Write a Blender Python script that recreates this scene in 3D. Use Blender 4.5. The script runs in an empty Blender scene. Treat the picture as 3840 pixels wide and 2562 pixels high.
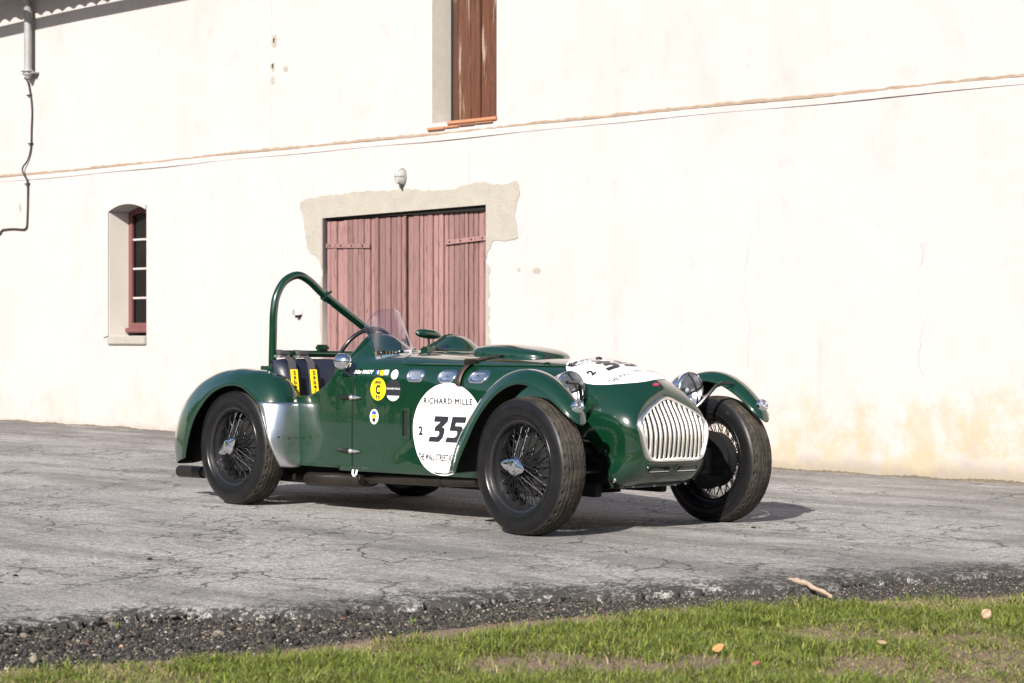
import bpy, bmesh, math, random
import numpy as np
from mathutils import Vector, Matrix
from mathutils.bvhtree import BVHTree
R_ = math.radians
random.seed(7); rng = np.random.default_rng(11)
sc = bpy.context.scene
col = sc.collection

# ------------------------------------------------------------------ camera
cam_d = bpy.data.cameras.new('camera'); cam = bpy.data.objects.new('camera', cam_d); col.objects.link(cam)
sc.camera = cam
cam.location = (7.240, -7.572, 0.986)
cam.rotation_euler = (R_(90), 0, math.atan2(0.7317, 0.6816))
cam_d.sensor_width = 36; cam_d.lens = 70.0; cam_d.shift_y = -6 / 3840
cam_d.clip_start = 0.1; cam_d.clip_end = 2000
cam_d.dof.use_dof = True; cam_d.dof.focus_distance = 10.6; cam_d.dof.aperture_fstop = 6.3

# ------------------------------------------------------------------ sky and sun
SUN = Vector((0.73, -1.54, 1.0)).normalized()
w = bpy.data.worlds.new('World'); sc.world = w; w.use_nodes = True
nt = w.node_tree; nt.nodes.clear()
sky = nt.nodes.new('ShaderNodeTexSky'); sky.sky_type = 'NISHITA'; sky.sun_disc = False
sky.sun_elevation = math.asin(SUN.z); sky.sun_rotation = math.atan2(SUN.x, SUN.y)
sky.air_density = 1.0; sky.dust_density = 1.2; sky.ozone_density = 1.0
bg = nt.nodes.new('ShaderNodeBackground'); bg.inputs[1].default_value = 0.075
wo = nt.nodes.new('ShaderNodeOutputWorld')
nt.links.new(sky.outputs[0], bg.inputs[0]); nt.links.new(bg.outputs[0], wo.inputs[0])
sd = bpy.data.lights.new('sun', 'SUN'); sd.energy = 4.8; sd.angle = R_(0.53); sd.color = (1.0, 0.94, 0.86)
so = bpy.data.objects.new('sun', sd); col.objects.link(so)
so.rotation_euler = SUN.to_track_quat('Z', 'Y').to_euler(); so.location = (8, -14, 12)
vs = sc.view_settings; vs.view_transform = 'Standard'; vs.look = 'None'; vs.gamma = 1.0
vs.use_curve_mapping = False
sc.cycles.max_bounces = 5; sc.cycles.diffuse_bounces = 2; sc.cycles.glossy_bounces = 4; sc.cycles.transparent_max_bounces = 8
vs.exposure = 0.92

# ------------------------------------------------------------------ material helpers
class NT:
    def __init__(s, name):
        s.m = bpy.data.materials.new(name); s.m.use_nodes = True
        s.t = s.m.node_tree; s.t.nodes.clear()
        s.out = s.t.nodes.new('ShaderNodeOutputMaterial')
        s.p = s.t.nodes.new('ShaderNodeBsdfPrincipled'); s.link(s.p.outputs[0], s.out.inputs[0])
    def link(s, a, b): s.t.links.new(a, b)
    def node(s, kind, **kw):
        n = s.t.nodes.new(kind)
        for k, v in kw.items(): setattr(n, k, v)
        return n
    def setin(s, sock, v):
        if isinstance(v, bpy.types.NodeSocket): s.link(v, sock)
        elif v is not None: sock.default_value = v
    def pos(s, scale=(1, 1, 1), kind='Object', loc=(0, 0, 0)):
        tc = s.node('ShaderNodeTexCoord'); mp = s.node('ShaderNodeMapping')
        s.link(tc.outputs[kind], mp.inputs[0]); mp.inputs['Scale'].default_value = scale; mp.inputs['Location'].default_value = loc
        return mp.outputs[0]
    def noise(s, vec, scale=5, detail=4, rough=.55, dist=0, color=False):
        n = s.node('ShaderNodeTexNoise'); s.link(vec, n.inputs['Vector'])
        n.inputs['Scale'].default_value = scale; n.inputs['Detail'].default_value = detail
        n.inputs['Roughness'].default_value = rough; n.inputs['Distortion'].default_value = dist
        return n.outputs[1 if color else 0]
    def voro(s, vec, scale=5, feature='F1', out=0, rand=1):
        n = s.node('ShaderNodeTexVoronoi', feature=feature); s.link(vec, n.inputs['Vector'])
        n.inputs['Scale'].default_value = scale; n.inputs['Randomness'].default_value = rand
        return n.outputs[out]
    def ramp(s, f, a, b, c0=(0, 0, 0, 1), c1=(1, 1, 1, 1)):
        n = s.node('ShaderNodeMapRange', interpolation_type='SMOOTHSTEP'); s.setin(n.inputs[0], f)
        n.inputs[1].default_value = a; n.inputs[2].default_value = b
        return n.outputs[0]
    def math(s, op, a, b=None, c=None):
        n = s.node('ShaderNodeMath', operation=op); s.setin(n.inputs[0], a)
        if b is not None: s.setin(n.inputs[1], b)
        if c is not None: s.setin(n.inputs[2], c)
        return n.outputs[0]
    def mix(s, f, a, b, blend='MIX'):
        n = s.node('ShaderNodeMix', data_type='RGBA', blend_type=blend)
        s.setin(n.inputs[0], f); s.setin(n.inputs[6], c4(a)); s.setin(n.inputs[7], c4(b))
        return n.outputs[2]
    def vmix(s, vec, amt, src):
        n = s.node('ShaderNodeVectorMath', operation='MULTIPLY_ADD'); s.link(src, n.inputs[0])
        n.inputs[1].default_value = (amt,) * 3; s.link(vec, n.inputs[2]); return n.outputs[0]
    def sep(s, vec):
        n = s.node('ShaderNodeSeparateXYZ'); s.link(vec, n.inputs[0]); return n.outputs
    def bump(s, h, strength=.3, dist=.01):
        n = s.node('ShaderNodeBump'); s.link(h, n.inputs['Height'])
        n.inputs['Strength'].default_value = strength; n.inputs['Distance'].default_value = dist
        s.link(n.outputs[0], s.p.inputs['Normal']); return n
    def attr(s, name, out=0):
        n = s.node('ShaderNodeAttribute'); n.attribute_name = name; return n.outputs[out]
    def set(s, **kw):
        names = dict(color='Base Color', rough='Roughness', metal='Metallic', coat='Coat Weight', coatr='Coat Roughness', spec='Specular IOR Level', trans='Transmission Weight', ior='IOR')
        for k, v in kw.items():
            if k == 'color': v = c4(v)
            s.setin(s.p.inputs[names[k]], v)
        return s
def c4(v):
    return (*v, 1.0) if isinstance(v, (tuple, list)) and len(v) == 3 else v

def simple(name, color, rough=.5, metal=0., coat=0., var=.12, vscale=8., bump=0., bscale=60.):
    n = NT(name); p = n.pos()
    f = n.noise(p, vscale, 5)
    c = n.mix(f, tuple(max(0, x * (1 - var)) for x in color), tuple(min(1, x * (1 + var)) for x in color))
    r = n.math('MULTIPLY_ADD', n.noise(p, vscale * 2.3, 4), .2 * rough, rough * .9)
    n.set(color=c, rough=r, metal=metal, coat=coat)
    n.p.inputs['Coat Roughness'].default_value = .04
    if bump: n.bump(n.noise(p, bscale, 5), bump, .004)
    return n.m

M = {}
def m_paint():
    n = NT('green_paint'); p = n.pos()
    f = n.noise(p, 3, 3)
    c = n.mix(f, (.0018, .0205, .0090), (.0026, .027, .0120))
    dust = n.ramp(n.noise(p, 26, 6, .7), .55, .9)
    n.set(color=n.mix(n.math('MULTIPLY', dust, .018), c, (.12, .11, .09)), rough=n.math('MULTIPLY_ADD', dust, .1, .2), coat=1.0, coatr=.025)
    n.p.inputs['Coat IOR'].default_value = 1.6
    b = n.node('ShaderNodeBump'); n.link(n.noise(p, 7, 2), b.inputs['Height']); b.inputs['Strength'].default_value = .05; b.inputs['Distance'].default_value = .02
    n.link(b.outputs[0], n.p.inputs['Normal']); n.link(b.outputs[0], n.p.inputs['Coat Normal'])
    return n.m
M['paint'] = m_paint()
M['chrome'] = simple('chrome', (.80, .81, .84), .07, 1.0, var=.04)
M['slat'] = simple('grille_metal', (.86, .85, .82), .36, 1.0, var=.06)
def m_alu():
    n = NT('polished_aluminium'); p = n.pos((1, 1, 6))
    f = n.noise(p, 9, 6, .7); q = n.pos()
    g = n.noise(q, 5, 5, .65)
    n.set(color=n.mix(f, (.66, .68, .72), (.84, .85, .88)), metal=1.0, rough=n.math('MULTIPLY_ADD', g, .35, .14))
    n.bump(n.noise(q, 16, 4), .12, .01); return n.m
M['alu'] = m_alu()
def m_rubber():
    n = NT('tyre_rubber'); p = n.pos()
    sx = n.sep(p); r = n.math('SQRT', n.math('ADD', n.math('POWER', sx[0], 2.), n.math('POWER', sx[2], 2.)))
    dust = n.ramp(n.noise(p, 14, 6, .7), .35, .75)
    tread = n.ramp(r, .325, .345)
    side = n.mix(n.math('MULTIPLY', dust, .3), (.007, .007, .008), (.018, .017, .016))
    tr = n.mix(dust, (.020, .018, .016), (.062, .052, .041))
    n.set(color=n.mix(tread, side, tr), rough=n.math('MULTIPLY_ADD', tread, .45, .27), spec=.28)
    n.bump(n.noise(p, 120, 4), .15, .002); return n.m
M['rubber'] = m_rubber()
M['black'] = simple('black_enamel', (.012, .012, .013), .28, coat=.4)
M['spoke'] = simple('spoke_steel', (.055, .055, .06), .3, .9, var=.3, vscale=30)
M['black_matte'] = simple('black_underside', (.0035, .0033, .003), .85)
M['dark_metal'] = simple('oily_metal', (.03, .027, .025), .45, .7, var=.4, bump=.3)
M['exhaust'] = simple('exhaust_steel', (.055, .046, .040), .48, .85, var=.45, bump=.25, bscale=30)
M['seat'] = simple('navy_leather', (.012, .016, .030), .42, var=.3, bump=.35, bscale=90)
M['belt'] = simple('belt_webbing', (.055, .052, .058), .8, var=.2, bump=.4, bscale=300)
M['yellow'] = simple('yellow_vinyl', (.85, .62, .01), .35, var=.05)
M['white'] = simple('white_vinyl', (.80, .80, .80), .3, var=.03)
M['ink'] = simple('black_vinyl', (.018, .018, .024), .35, var=.05)
M['red'] = simple('red_vinyl', (.5, .02, .03), .35, var=.05)
M['blue'] = simple('blue_vinyl', (.03, .06, .35), .35, var=.05)
M['leather'] = simple('brown_leather_strap', (.045, .022, .016), .5, var=.4, bump=.3, bscale=120)
M['tape'] = simple('black_tape', (.012, .012, .014), .5)
def m_glass(name, tint, fr=1.45, glow=1.):
    n = NT(name); n.t.nodes.remove(n.p)
    tr = n.node('ShaderNodeBsdfTransparent'); tr.inputs[0].default_value = c4(tint)
    gl = n.node('ShaderNodeBsdfGlossy'); gl.inputs['Roughness'].default_value = .02; gl.inputs[0].default_value = (1, 1, 1, 1)
    lw = n.node('ShaderNodeLayerWeight'); lw.inputs[0].default_value = .5
    fzo = n.math('MULTIPLY_ADD', n.math('POWER', lw.outputs['Facing'], 4.0), .55, .05 * (fr - .5))
    mx = n.node('ShaderNodeMixShader'); n.link(fzo, mx.inputs[0]); n.link(tr.outputs[0], mx.inputs[1]); n.link(gl.outputs[0], mx.inputs[2])
    n.link(mx.outputs[0], n.out.inputs[0]); return n.m
M['perspex'] = m_glass('perspex', (.92, .91, .96), 1.5)
M['lens'] = m_glass('lamp_glass', (.93, .95, .97), 1.5)
M['pane'] = m_glass('window_glass', (.30, .31, .32), 1.1)

def m_wall(name='lime_plaster', base=(.396, .367, .374)):
    n = NT(name); p = n.pos(); x, y, z = n.sep(p)[:3]
    big = n.noise(p, .7, 5, .6); mid = n.noise(p, 4.5, 6, .65); fine = n.noise(p, 45, 5, .7)
    c = n.mix(n.ramp(big, .3, .7), base, tuple(b * k for b, k in zip(base, (1.03, 1.0, .96))))
    # weathered rose / grey blushes with shapes of their own
    c = n.mix(n.math('MULTIPLY', n.ramp(n.noise(n.pos((1, 1, .5), loc=(3.1, 0, 1.7)), 1.1, 6, .7), .48, .74), .45), c, (.345, .295, .275))
    streak = n.noise(n.pos((3.2, 1, .22)), 2.2, 6, .7)
    c = n.mix(n.math('MULTIPLY', n.ramp(streak, .54, .80), .35), c, (.26, .245, .225))
    # damp yellow tide mark rising from the ground
    tide = n.math('ADD', z, n.math('MULTIPLY', n.math('SUBTRACT', n.noise(n.pos((.8, 1, .5)), 1.9, 7, .75), .5), 2.4))
    low = n.math('SUBTRACT', 1.0, n.ramp(tide, .05, .62))
    rgt = n.math('MULTIPLY_ADD', n.ramp(x, -3., 4.5), .58, .25)
    c = n.mix(n.math('MULTIPLY', n.math('MULTIPLY', low, rgt), n.ramp(mid, .3, .6)), c, (.345, .285, .18))
    low2 = n.math('SUBTRACT', 1.0, n.ramp(n.math('ADD', z, n.math('MULTIPLY', n.math('SUBTRACT', mid, .5), .35)), -.02, .12))
    c = n.mix(n.math('MULTIPLY', low2, .55), c, (.17, .145, .105))
    c = n.mix(n.math('MULTIPLY', n.ramp(n.noise(n.pos((1.2, 1, 1), loc=(9, 3, 4)), 2.6, 7, .75), .56, .70), .30), c, (.27, .262, .255))
    c = n.mix(n.math('MULTIPLY', n.ramp(mid, .48, .70), .14), c, (.26, .24, .225))
    # pocks and specks
    sp = n.math('LESS_THAN', n.voro(n.vmix(p, .03, n.noise(p, 40, 2, color=True)), 5.5), .045)
    msk = n.ramp(n.noise(p, .9, 3), .5, .62)
    c = n.mix(n.math('MULTIPLY', n.math('MULTIPLY', sp, msk), .6), c, (.25, .22, .19))
    # hairline cracks, each with its own course
    for (x0, z0, z1, k) in ((-3.25, 2.95, 6.0, .30), (2.55, .25, 2.0, .18), (4.1, .7, 1.7, .25), (-.52, 2.35, 2.8, .2), (-3.10, 1.6, 2.7, .3), (-5.0, 1.4, 2.5, .4)):
        cx = n.math('MULTIPLY_ADD', n.math('SUBTRACT', n.noise(n.pos((0, 0, 1), loc=(x0, 0, 0)), 3.0, 3, .7), .5), k, x0)
        d = n.math('ABSOLUTE', n.math('SUBTRACT', x, cx))
        ln = n.math('LESS_THAN', d, n.math('MULTIPLY', n.ramp(n.noise(p, 6, 3), .36, .66), .0042))
        ln = n.math('MULTIPLY', ln, n.math('MULTIPLY', n.math('GREATER_THAN', z, z0), n.math('LESS_THAN', z, z1)))
        c = n.mix(n.math('MULTIPLY', ln, .6), c, (.22, .18, .155))
    n.set(color=c, rough=.9)
    h = n.math('ADD', n.math('MULTIPLY', mid, .7), n.math('MULTIPLY', fine, .35))
    n.bump(h, .35, .012); return n.m
M['plaster'] = m_wall()
def m_cement(name, a, b):
    n = NT(name); p = n.pos()
    f = n.noise(p, 6, 6, .7); g = n.noise(p, 60, 5, .7)
    n.set(color=n.mix(f, a, b), rough=.92); n.bump(n.math('ADD', f, n.math('MULTIPLY', g, .5)), .8, .015); return n.m
M['cement'] = m_cement('bare_cement', (.235, .218, .185), (.365, .343, .300))
M['jamb'] = m_cement('jamb_render', (.24, .23, .20), (.33, .315, .285))
M['reveal_lit'] = simple('reveal_lit_tone', (.60, .57, .52), .9, var=.06, vscale=4, bump=.3)  # sunlit brightness of the window reveal put into a whiter colour
M['jamb_lit'] = simple('jamb_render_lit_tone', (.52, .50, .46), .9, var=.12, vscale=12, bump=.5)  # cement render colour raised so the loft jamb looks better lit
M['edge'] = m_cement('weathered_edge', (.16, .10, .06), (.36, .30, .24))
M['brick'] = m_cement('terracotta', (.30, .10, .045), (.42, .22, .13))
def m_wood(name, a, b, dark, grain=24, peel=.0, peelc=(.6, .5, .4)):
    n = NT(name); oi = n.node('ShaderNodeObjectInfo')
    off = n.node('ShaderNodeCombineXYZ'); n.link(n.math('MULTIPLY', oi.outputs['Random'], 37.), off.inputs[2]); n.link(n.math('MULTIPLY', oi.outputs['Random'], 11.), off.inputs[0])
    v = n.node('ShaderNodeVectorMath', operation='ADD'); n.link(n.pos((1, 1, .07)), v.inputs[0]); n.link(off.outputs[0], v.inputs[1])
    g = n.noise(v.outputs[0], grain, 7, .7, .6); g2 = n.noise(v.outputs[0], grain * 3.5, 5, .7)
    c = n.mix(g, a, b)
    tone = n.math('MULTIPLY_ADD', oi.outputs['Random'], .5, .75)
    cc = n.node('ShaderNodeCombineColor')
    for i in range(3): n.link(tone, cc.inputs[i])
    c = n.mix(1.0, c, cc.outputs[0], 'MULTIPLY')
    c = n.mix(n.math('MULTIPLY', n.ramp(g2, .52, .68), .85), c, dark)
    vk = n.node('ShaderNodeVectorMath', operation='ADD'); n.link(n.pos((1, 1, .35)), vk.inputs[0]); n.link(off.outputs[0], vk.inputs[1])
    kn = n.math('LESS_THAN', n.voro(vk.outputs[0], 9), .085)
    c = n.mix(n.math('MULTIPLY', kn, .55), c, dark)
    if peel: c = n.mix(n.math('MULTIPLY', n.ramp(n.noise(v.outputs[0], grain * .5, 6, .7, .4), .55, .63), peel), c, peelc)
    n.set(color=c, rough=.78); n.bump(n.math('ADD', g, g2), .4, .004); return n.m
M['door_wood'] = m_wood('faded_red_boards', (.158, .080, .078), (.255, .148, .141), (.06, .027, .026))
M['shutter_wood'] = m_wood('weathered_brown_boards', (.020, .008, .005), (.130, .042, .016), (.006, .004, .004), 20, 1.0, (.24, .18, .14))
M['frame_wood'] = simple('dull_red_frame_paint', (.13, .05, .047), .55, var=.2, bump=.2)
M['bar_wood'] = simple('pale_glazing_bar', (.42, .36, .35), .6)
M['zinc'] = simple('zinc_pipe', (.26, .26, .265), .65, .25, var=.3, bump=.2)
M['cable'] = simple('black_cable', (.02, .02, .022), .6)
M['lampgrey'] = simple('grey_lamp_housing', (.22, .22, .215), .5, var=.2)
M['lampglass'] = simple('frosted_lamp_glass', (.36, .37, .365), .25, var=.15, bump=.4, bscale=40)
M['plastic'] = simple('white_plastic', (.62, .62, .60), .5)
M['greyplastic'] = simple('grey_plastic', (.25, .25, .25), .5)
M['tile'] = simple('roof_tile', (.35, .17, .10), .85, var=.4, bump=.4, bscale=20)
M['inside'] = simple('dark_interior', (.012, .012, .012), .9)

def m_asphalt():
    n = NT('worn_asphalt'); p = n.pos()
    e = n.attr('edge', 2)
    fine = n.noise(p, 85, 5, .85); agg = n.voro(p, 75, out=1); big = n.noise(p, .55, 6, .62); mid = n.noise(p, 3.2, 6, .65)
    c = n.mix(n.ramp(fine, .32, .68), (.125, .119, .115), (.58, .556, .54))
    c = n.mix(n.ramp(big, .35, .7), c, n.mix(n.ramp(fine, .32, .68), (.080, .076, .074), (.39, .374, .363)))
    ag = n.sep(agg)[0]
    c = n.mix(n.math('MULTIPLY', n.math('GREATER_THAN', ag, .88), .4), c, (.55, .53, .50))
    c = n.mix(n.math('MULTIPLY', n.math('LESS_THAN', ag, .14), .5), c, (.12, .115, .11))
    # dark damp bands running along the wall
    st = n.noise(n.vmix(n.pos((.30, 1.5, 1)), .25, n.noise(p, 1.3, 4, color=True)), 1.7, 8, .72)
    c = n.mix(n.math('MULTIPLY', n.ramp(st, .44, .62), .80), c, n.mix(n.ramp(fine, .32, .68), (.07, .066, .063), (.24, .23, .22)))
    c = n.mix(n.math('MULTIPLY', n.ramp(n.noise(n.pos((.7, 1.3, 1)), 22, 6, .8), .46, .64), .42), c, (.085, .080, .077))
    # cracks
    wv = n.vmix(p, .35, n.noise(p, 2.0, 5, .65, color=True))
    wv2 = n.vmix(wv, .05, n.noise(p, 14, 4, .7, color=True))
    d1 = n.voro(wv2, 1.5, 'DISTANCE_TO_EDGE'); d2 = n.voro(wv2, 4.2, 'DISTANCE_TO_EDGE')
    mk1 = n.ramp(n.noise(n.pos(loc=(7, 2, 0)), .8, 4), .40, .54); mk2 = n.ramp(n.noise(n.pos(loc=(1, 9, 0)), .9, 4), .47, .59)
    k1 = n.math('MULTIPLY', n.math('SUBTRACT', 1., n.ramp(d1, .003, .013)), mk1)
    k2 = n.math('MULTIPLY', n.math('SUBTRACT', 1., n.ramp(d2, .008, .032)), mk2)
    k = n.math('MAXIMUM', k1, k2)
    c = n.mix(n.math('MULTIPLY', k, .88), c, (.035, .032, .03))
    wx, wy = n.sep(p)[:2]
    wl = n.math('MULTIPLY', n.ramp(wy, 1.2, 4.2), n.ramp(n.noise(n.pos((.5, 1.4, 1), loc=(4, 1, 0)), 1.3, 7, .7), .36, .58))
    wl = n.math('MULTIPLY', wl, n.math('MULTIPLY_ADD', n.ramp(wx, -3., -8.), .55, .42))
    c = n.mix(wl, c, n.mix(n.ramp(fine, .32, .68), (.05, .046, .043), (.16, .148, .14)))
    # bitumen breaking up towards the crumbled edge
    ee = n.math('ADD', e, n.math('MULTIPLY', n.math('SUBTRACT', n.noise(p, 11, 7, .8), .5), 2.2))
    c = n.mix(n.ramp(n.math('ADD', n.math('MULTIPLY_ADD', e, .42, n.noise(p, 48, 5, .8)), n.math('MULTIPLY', n.math('SUBTRACT', n.noise(p, 6, 6, .75), .5), .9)), .80, .90), c, n.mix(fine, (.018, .017, .017), (.06, .055, .05)))
    n.set(color=c, rough=.88)
    n.bump(n.math('SUBTRACT', n.math('ADD', n.math('MULTIPLY', fine, .8), n.math('MULTIPLY', mid, .6)), n.math('MULTIPLY', k, 1.2)), .75, .012); return n.m
M['asphalt'] = m_asphalt()
def m_soil():
    n = NT('soil'); p = n.pos()
    e = n.attr('edge', 2)
    f = n.noise(p, 90, 6, .75); g = n.noise(p, 5, 6, .7)
    c = n.mix(n.ramp(f, .3, .7), (.09, .055, .038), (.34, .24, .17))
    dk = n.mix(f, (.02, .019, .019), (.09, .082, .075))
    c = n.mix(n.ramp(n.math('ADD', e, n.math('MULTIPLY', n.math('SUBTRACT', g, .5), .5)), .45, .62), c, dk)
    dist = n.node('ShaderNodeVectorMath', operation='LENGTH'); n.link(p, dist.inputs[0])
    fld = n.mix(n.noise(p, 3, 6, .7), (.045, .075, .018), (.10, .13, .035))
    c = n.mix(n.ramp(dist.outputs['Value'], 6.5, 10.), c, fld)
    n.set(color=c, rough=.95); n.bump(n.math('ADD', f, g), .8, .02); return n.m
M['soil'] = m_soil()
def m_attrcol(name, attr, rough=.7, trans=0.):
    n = NT(name); c = n.attr(attr, 0)
    p = n.pos(); c = n.mix(n.noise(p, 60, 3), c, n.mix(.75, c, (.0, .0, .0)), 'MIX') if False else c
    n.set(color=c, rough=rough)
    if trans:
        n.p.inputs['Subsurface Weight'].default_value = 0
        tl = n.node('ShaderNodeBsdfTranslucent'); n.link(c, tl.inputs[0])
        mx = n.node('ShaderNodeMixShader'); mx.inputs[0].default_value = trans
        n.link(n.p.outputs[0], mx.inputs[1]); n.link(tl.outputs[0], mx.inputs[2]); n.link(mx.outputs[0], n.out.inputs[0])
    return n.m
M['grass'] = m_attrcol('grass_blade', 'tint', .55, .3)
M['stone'] = m_attrcol('gravel_stone', 'tint', .85)
M['leafcloud'] = m_attrcol('woodland_leaf', 'tint', .7)
M['deadleaf'] = simple('dead_leaf', (.55, .28, .12), .7, var=.35, vscale=60)
M['stick'] = simple('dry_stick', (.40, .30, .22), .85, var=.35, vscale=40, bump=.5)

# ------------------------------------------------------------------ object helpers
def mesh_data(name, v, f, sharp=35, smooth=True):
    me = bpy.data.meshes.new(name); me.from_pydata([tuple(map(float, q)) for q in v], [], f); me.update()
    if smooth:
        me.polygons.foreach_set('use_smooth', [True] * len(me.polygons))
        if sharp: me.set_sharp_from_angle(angle=R_(sharp))
    return me
def put(name, me, mat, parent=None, loc=None, rot=None, label=None):
    o = bpy.data.objects.new(name, me); col.objects.link(o)
    if mat is not None and me is not None and not me.materials: me.materials.append(M[mat])
    if parent: o.parent = parent
    if loc is not None: o.location = loc
    if rot is not None: o.rotation_euler = rot
    if label: o['label'] = label
    return o
def obj(name, v, f, mat, parent=None, sharp=35, smooth=True, **kw):
    return put(name, mesh_data(name, v, f, sharp, smooth), mat, parent, **kw)
def tag(o, label, cat, group=None):
    o['label'] = label; o['category'] = cat
    if group: o['group'] = group
    return o
def empty(name, loc=(0, 0, 0), rot=(0, 0, 0)):
    o = bpy.data.objects.new(name, None); col.objects.link(o); o.location = loc; o.rotation_euler = rot; return o
class MB:
    """collects vertices and faces of one piece"""
    def __init__(s): s.v = []; s.f = []
    def add(s, v, f):
        k = len(s.v); s.v += [tuple(q) for q in v]; s.f += [tuple(i + k for i in q) for q in f]; return s
    def box(s, a, b, bev=0.0):
        (x0, y0, z0), (x1, y1, z1) = a, b
        if bev <= 0:
            v = [(x, y, z) for x in (x0, x1) for y in (y0, y1) for z in (z0, z1)]
            return s.add(v, [(0, 1, 3, 2), (4, 6, 7, 5), (0, 4, 5, 1), (2, 3, 7, 6), (0, 2, 6, 4), (1, 5, 7, 3)])
        bm = bmesh.new(); r = bmesh.ops.create_cube(bm, size=1)
        for q in bm.verts: q.co = Vector(((x0 + x1) / 2 + q.co.x * (x1 - x0), (y0 + y1) / 2 + q.co.y * (y1 - y0), (z0 + z1) / 2 + q.co.z * (z1 - z0)))
        bmesh.ops.bevel(bm, geom=bm.edges[:], offset=bev, segments=2, affect='EDGES')
        bm.verts.index_update()
        v = [tuple(q.co) for q in bm.verts]; f = [[q.index for q in fc.verts] for fc in bm.faces]; bm.free()
        return s.add(v, f)
    def grid(s, P, close_u=False, close_v=False):
        n, m = len(P), len(P[0]); v = [q for r in P for q in r]; f = []
        for i in range(n if close_u else n - 1):
            for j in range(m if close_v else m - 1):
                a = i * m + j; b = i * m + (j + 1) % m; c = ((i + 1) % n) * m + (j + 1) % m; d = ((i + 1) % n) * m + j
                f.append((a, b, c, d))
        return s.add(v, f)
    def tube(s, pts, r, n=10, caps=True, flat=None):
        pts = [Vector(p) for p in pts]; rs = r if isinstance(r, (list, tuple)) else [r] * len(pts)
        rings = []; up = None
        for i, p in enumerate(pts):
            t = (pts[min(i + 1, len(pts) - 1)] - pts[max(i - 1, 0)]).normalized()
            if up is None: up = Vector((0, 0, 1)) if abs(t.z) < .9 else Vector((0, 1, 0))
            a = t.cross(up).normalized(); b = a.cross(t).normalized(); up = b
            fa, fb = flat if flat else (1, 1)
            rings.append([tuple(p + a * math.cos(2 * math.pi * k / n) * rs[i] * fa + b * math.sin(2 * math.pi * k / n) * rs[i] * fb) for k in range(n)])
        s.grid(rings, close_v=True)
        if caps:
            k = len(s.v); s.v += rings[0] + rings[-1]
            s.f += [tuple(k + i for i in range(n))[::-1], tuple(k + n + i for i in range(n))]
        return s
    def lathe(s, prof, n=32, axis='y', c=(0, 0, 0), close=False):
        P = []
        for r, h in prof:
            row = []
            for k in range(n):
                a = 2 * math.pi * k / n; q = {'y': (r * math.cos(a), h, r * math.sin(a)), 'x': (h, r * math.cos(a), r * math.sin(a)), 'z': (r * math.cos(a), r * math.sin(a), h)}[axis]
                row.append((q[0] + c[0], q[1] + c[1], q[2] + c[2]))
            P.append(row)
        return s.grid(P, close_u=close, close_v=True)
    def prism(s, outline, mapf, h0, h1):
        n = len(outline)
        v = [mapf(a, b, h0) for a, b in outline] + [mapf(a, b, h1) for a, b in outline]
        f = [tuple(range(n))[::-1], tuple(range(n, 2 * n))] + [(i, (i + 1) % n, n + (i + 1) % n, n + i) for i in range(n)]
        return s.add(v, f)
    def obj(s, name, mat, parent=None, sharp=35, smooth=True, **kw): return obj(name, s.v, s.f, mat, parent, sharp, smooth, **kw)
    def data(s, name, sharp=35, smooth=True): return mesh_data(name, s.v, s.f, sharp, smooth)
def interp(x, pts):
    xs = [p[0] for p in pts]; ys = [p[1] for p in pts]
    if xs[0] > xs[-1]: xs = xs[::-1]; ys = ys[::-1]
    return float(np.interp(x, xs, ys))
def catmull(pts, n=8):
    P = [Vector(p) for p in pts]; out = []
    for i in range(len(P) - 1):
        a, b, c, d = P[max(i - 1, 0)], P[i], P[i + 1], P[min(i + 2, len(P) - 1)]
        for k in range(n):
            t = k / n
            out.append(.5 * ((2 * b) + (c - a) * t + (2 * a - 5 * b + 4 * c - d) * t * t + (3 * b - a - 3 * c + d) * t ** 3))
    out.append(P[-1]); return out
def smooth_fn(pts):
    """monotone-ish smooth 1D interpolation through control points"""
    pts = sorted(pts); xs = np.array([p[0] for p in pts], float); ys = np.array([p[1] for p in pts], float)
    d = np.diff(ys) / np.diff(xs); m = np.zeros(len(xs)); m[0] = d[0]; m[-1] = d[-1]
    for i in range(1, len(xs) - 1): m[i] = 0 if d[i - 1] * d[i] < 0 else (d[i - 1] + d[i]) / 2
    def fn(x):
        x = min(max(x, xs[0]), xs[-1]); i = min(int(np.searchsorted(xs, x, 'right')) - 1, len(xs) - 2)
        h = xs[i + 1] - xs[i]; t = (x - xs[i]) / h
        return float((2 * t ** 3 - 3 * t * t + 1) * ys[i] + (t ** 3 - 2 * t * t + t) * h * m[i] + (-2 * t ** 3 + 3 * t * t) * ys[i + 1] + (t ** 3 - t * t) * h * m[i + 1])
    return fn
def sstep(a, b, x):
    t = min(max((x - a) / (b - a), 0), 1); return t * t * (3 - 2 * t)

# ------------------------------------------------------------------ ground
def zg(x, y):
    wcar = np.exp(-((np.hypot(x + 1.2, y) / 2.6) ** 2))
    fade = np.clip(y / 3.0, 0, 1); fade = fade * fade * (3 - 2 * fade)
    base = np.clip(-.0067 * x - .0085 * y, -.06, .07) * fade
    near = -.017 * np.clip(y, -1.2, 1.6)
    return wcar * near + (1 - wcar) * base
EA = [(-40, -14), (-9, -.8), (-6, .5), (-4.2, 1.02), (-3.64, 1.02), (-3.14, 1.36), (-2.29, 1.66), (-1.77, 1.86), (-1.1, 2.19), (-.04, 2.45), (1.5, 2.9), (4, 3.7), (40, 15)]
EB = [(-40, -12.6), (-9, .3), (-6, 1.2), (-4.57, 1.74), (-4.19, 1.86), (-3.68, 2.06), (-3.29, 2.04), (-2.86, 2.02), (-2.47, 2.10), (-1.7, 2.36), (-1.35, 2.52), (-.93, 2.78), (.2, 3.3), (1.5, 3.9), (4, 5.2), (40, 17)]
def eA(y): return interp(y, EA)
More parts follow.
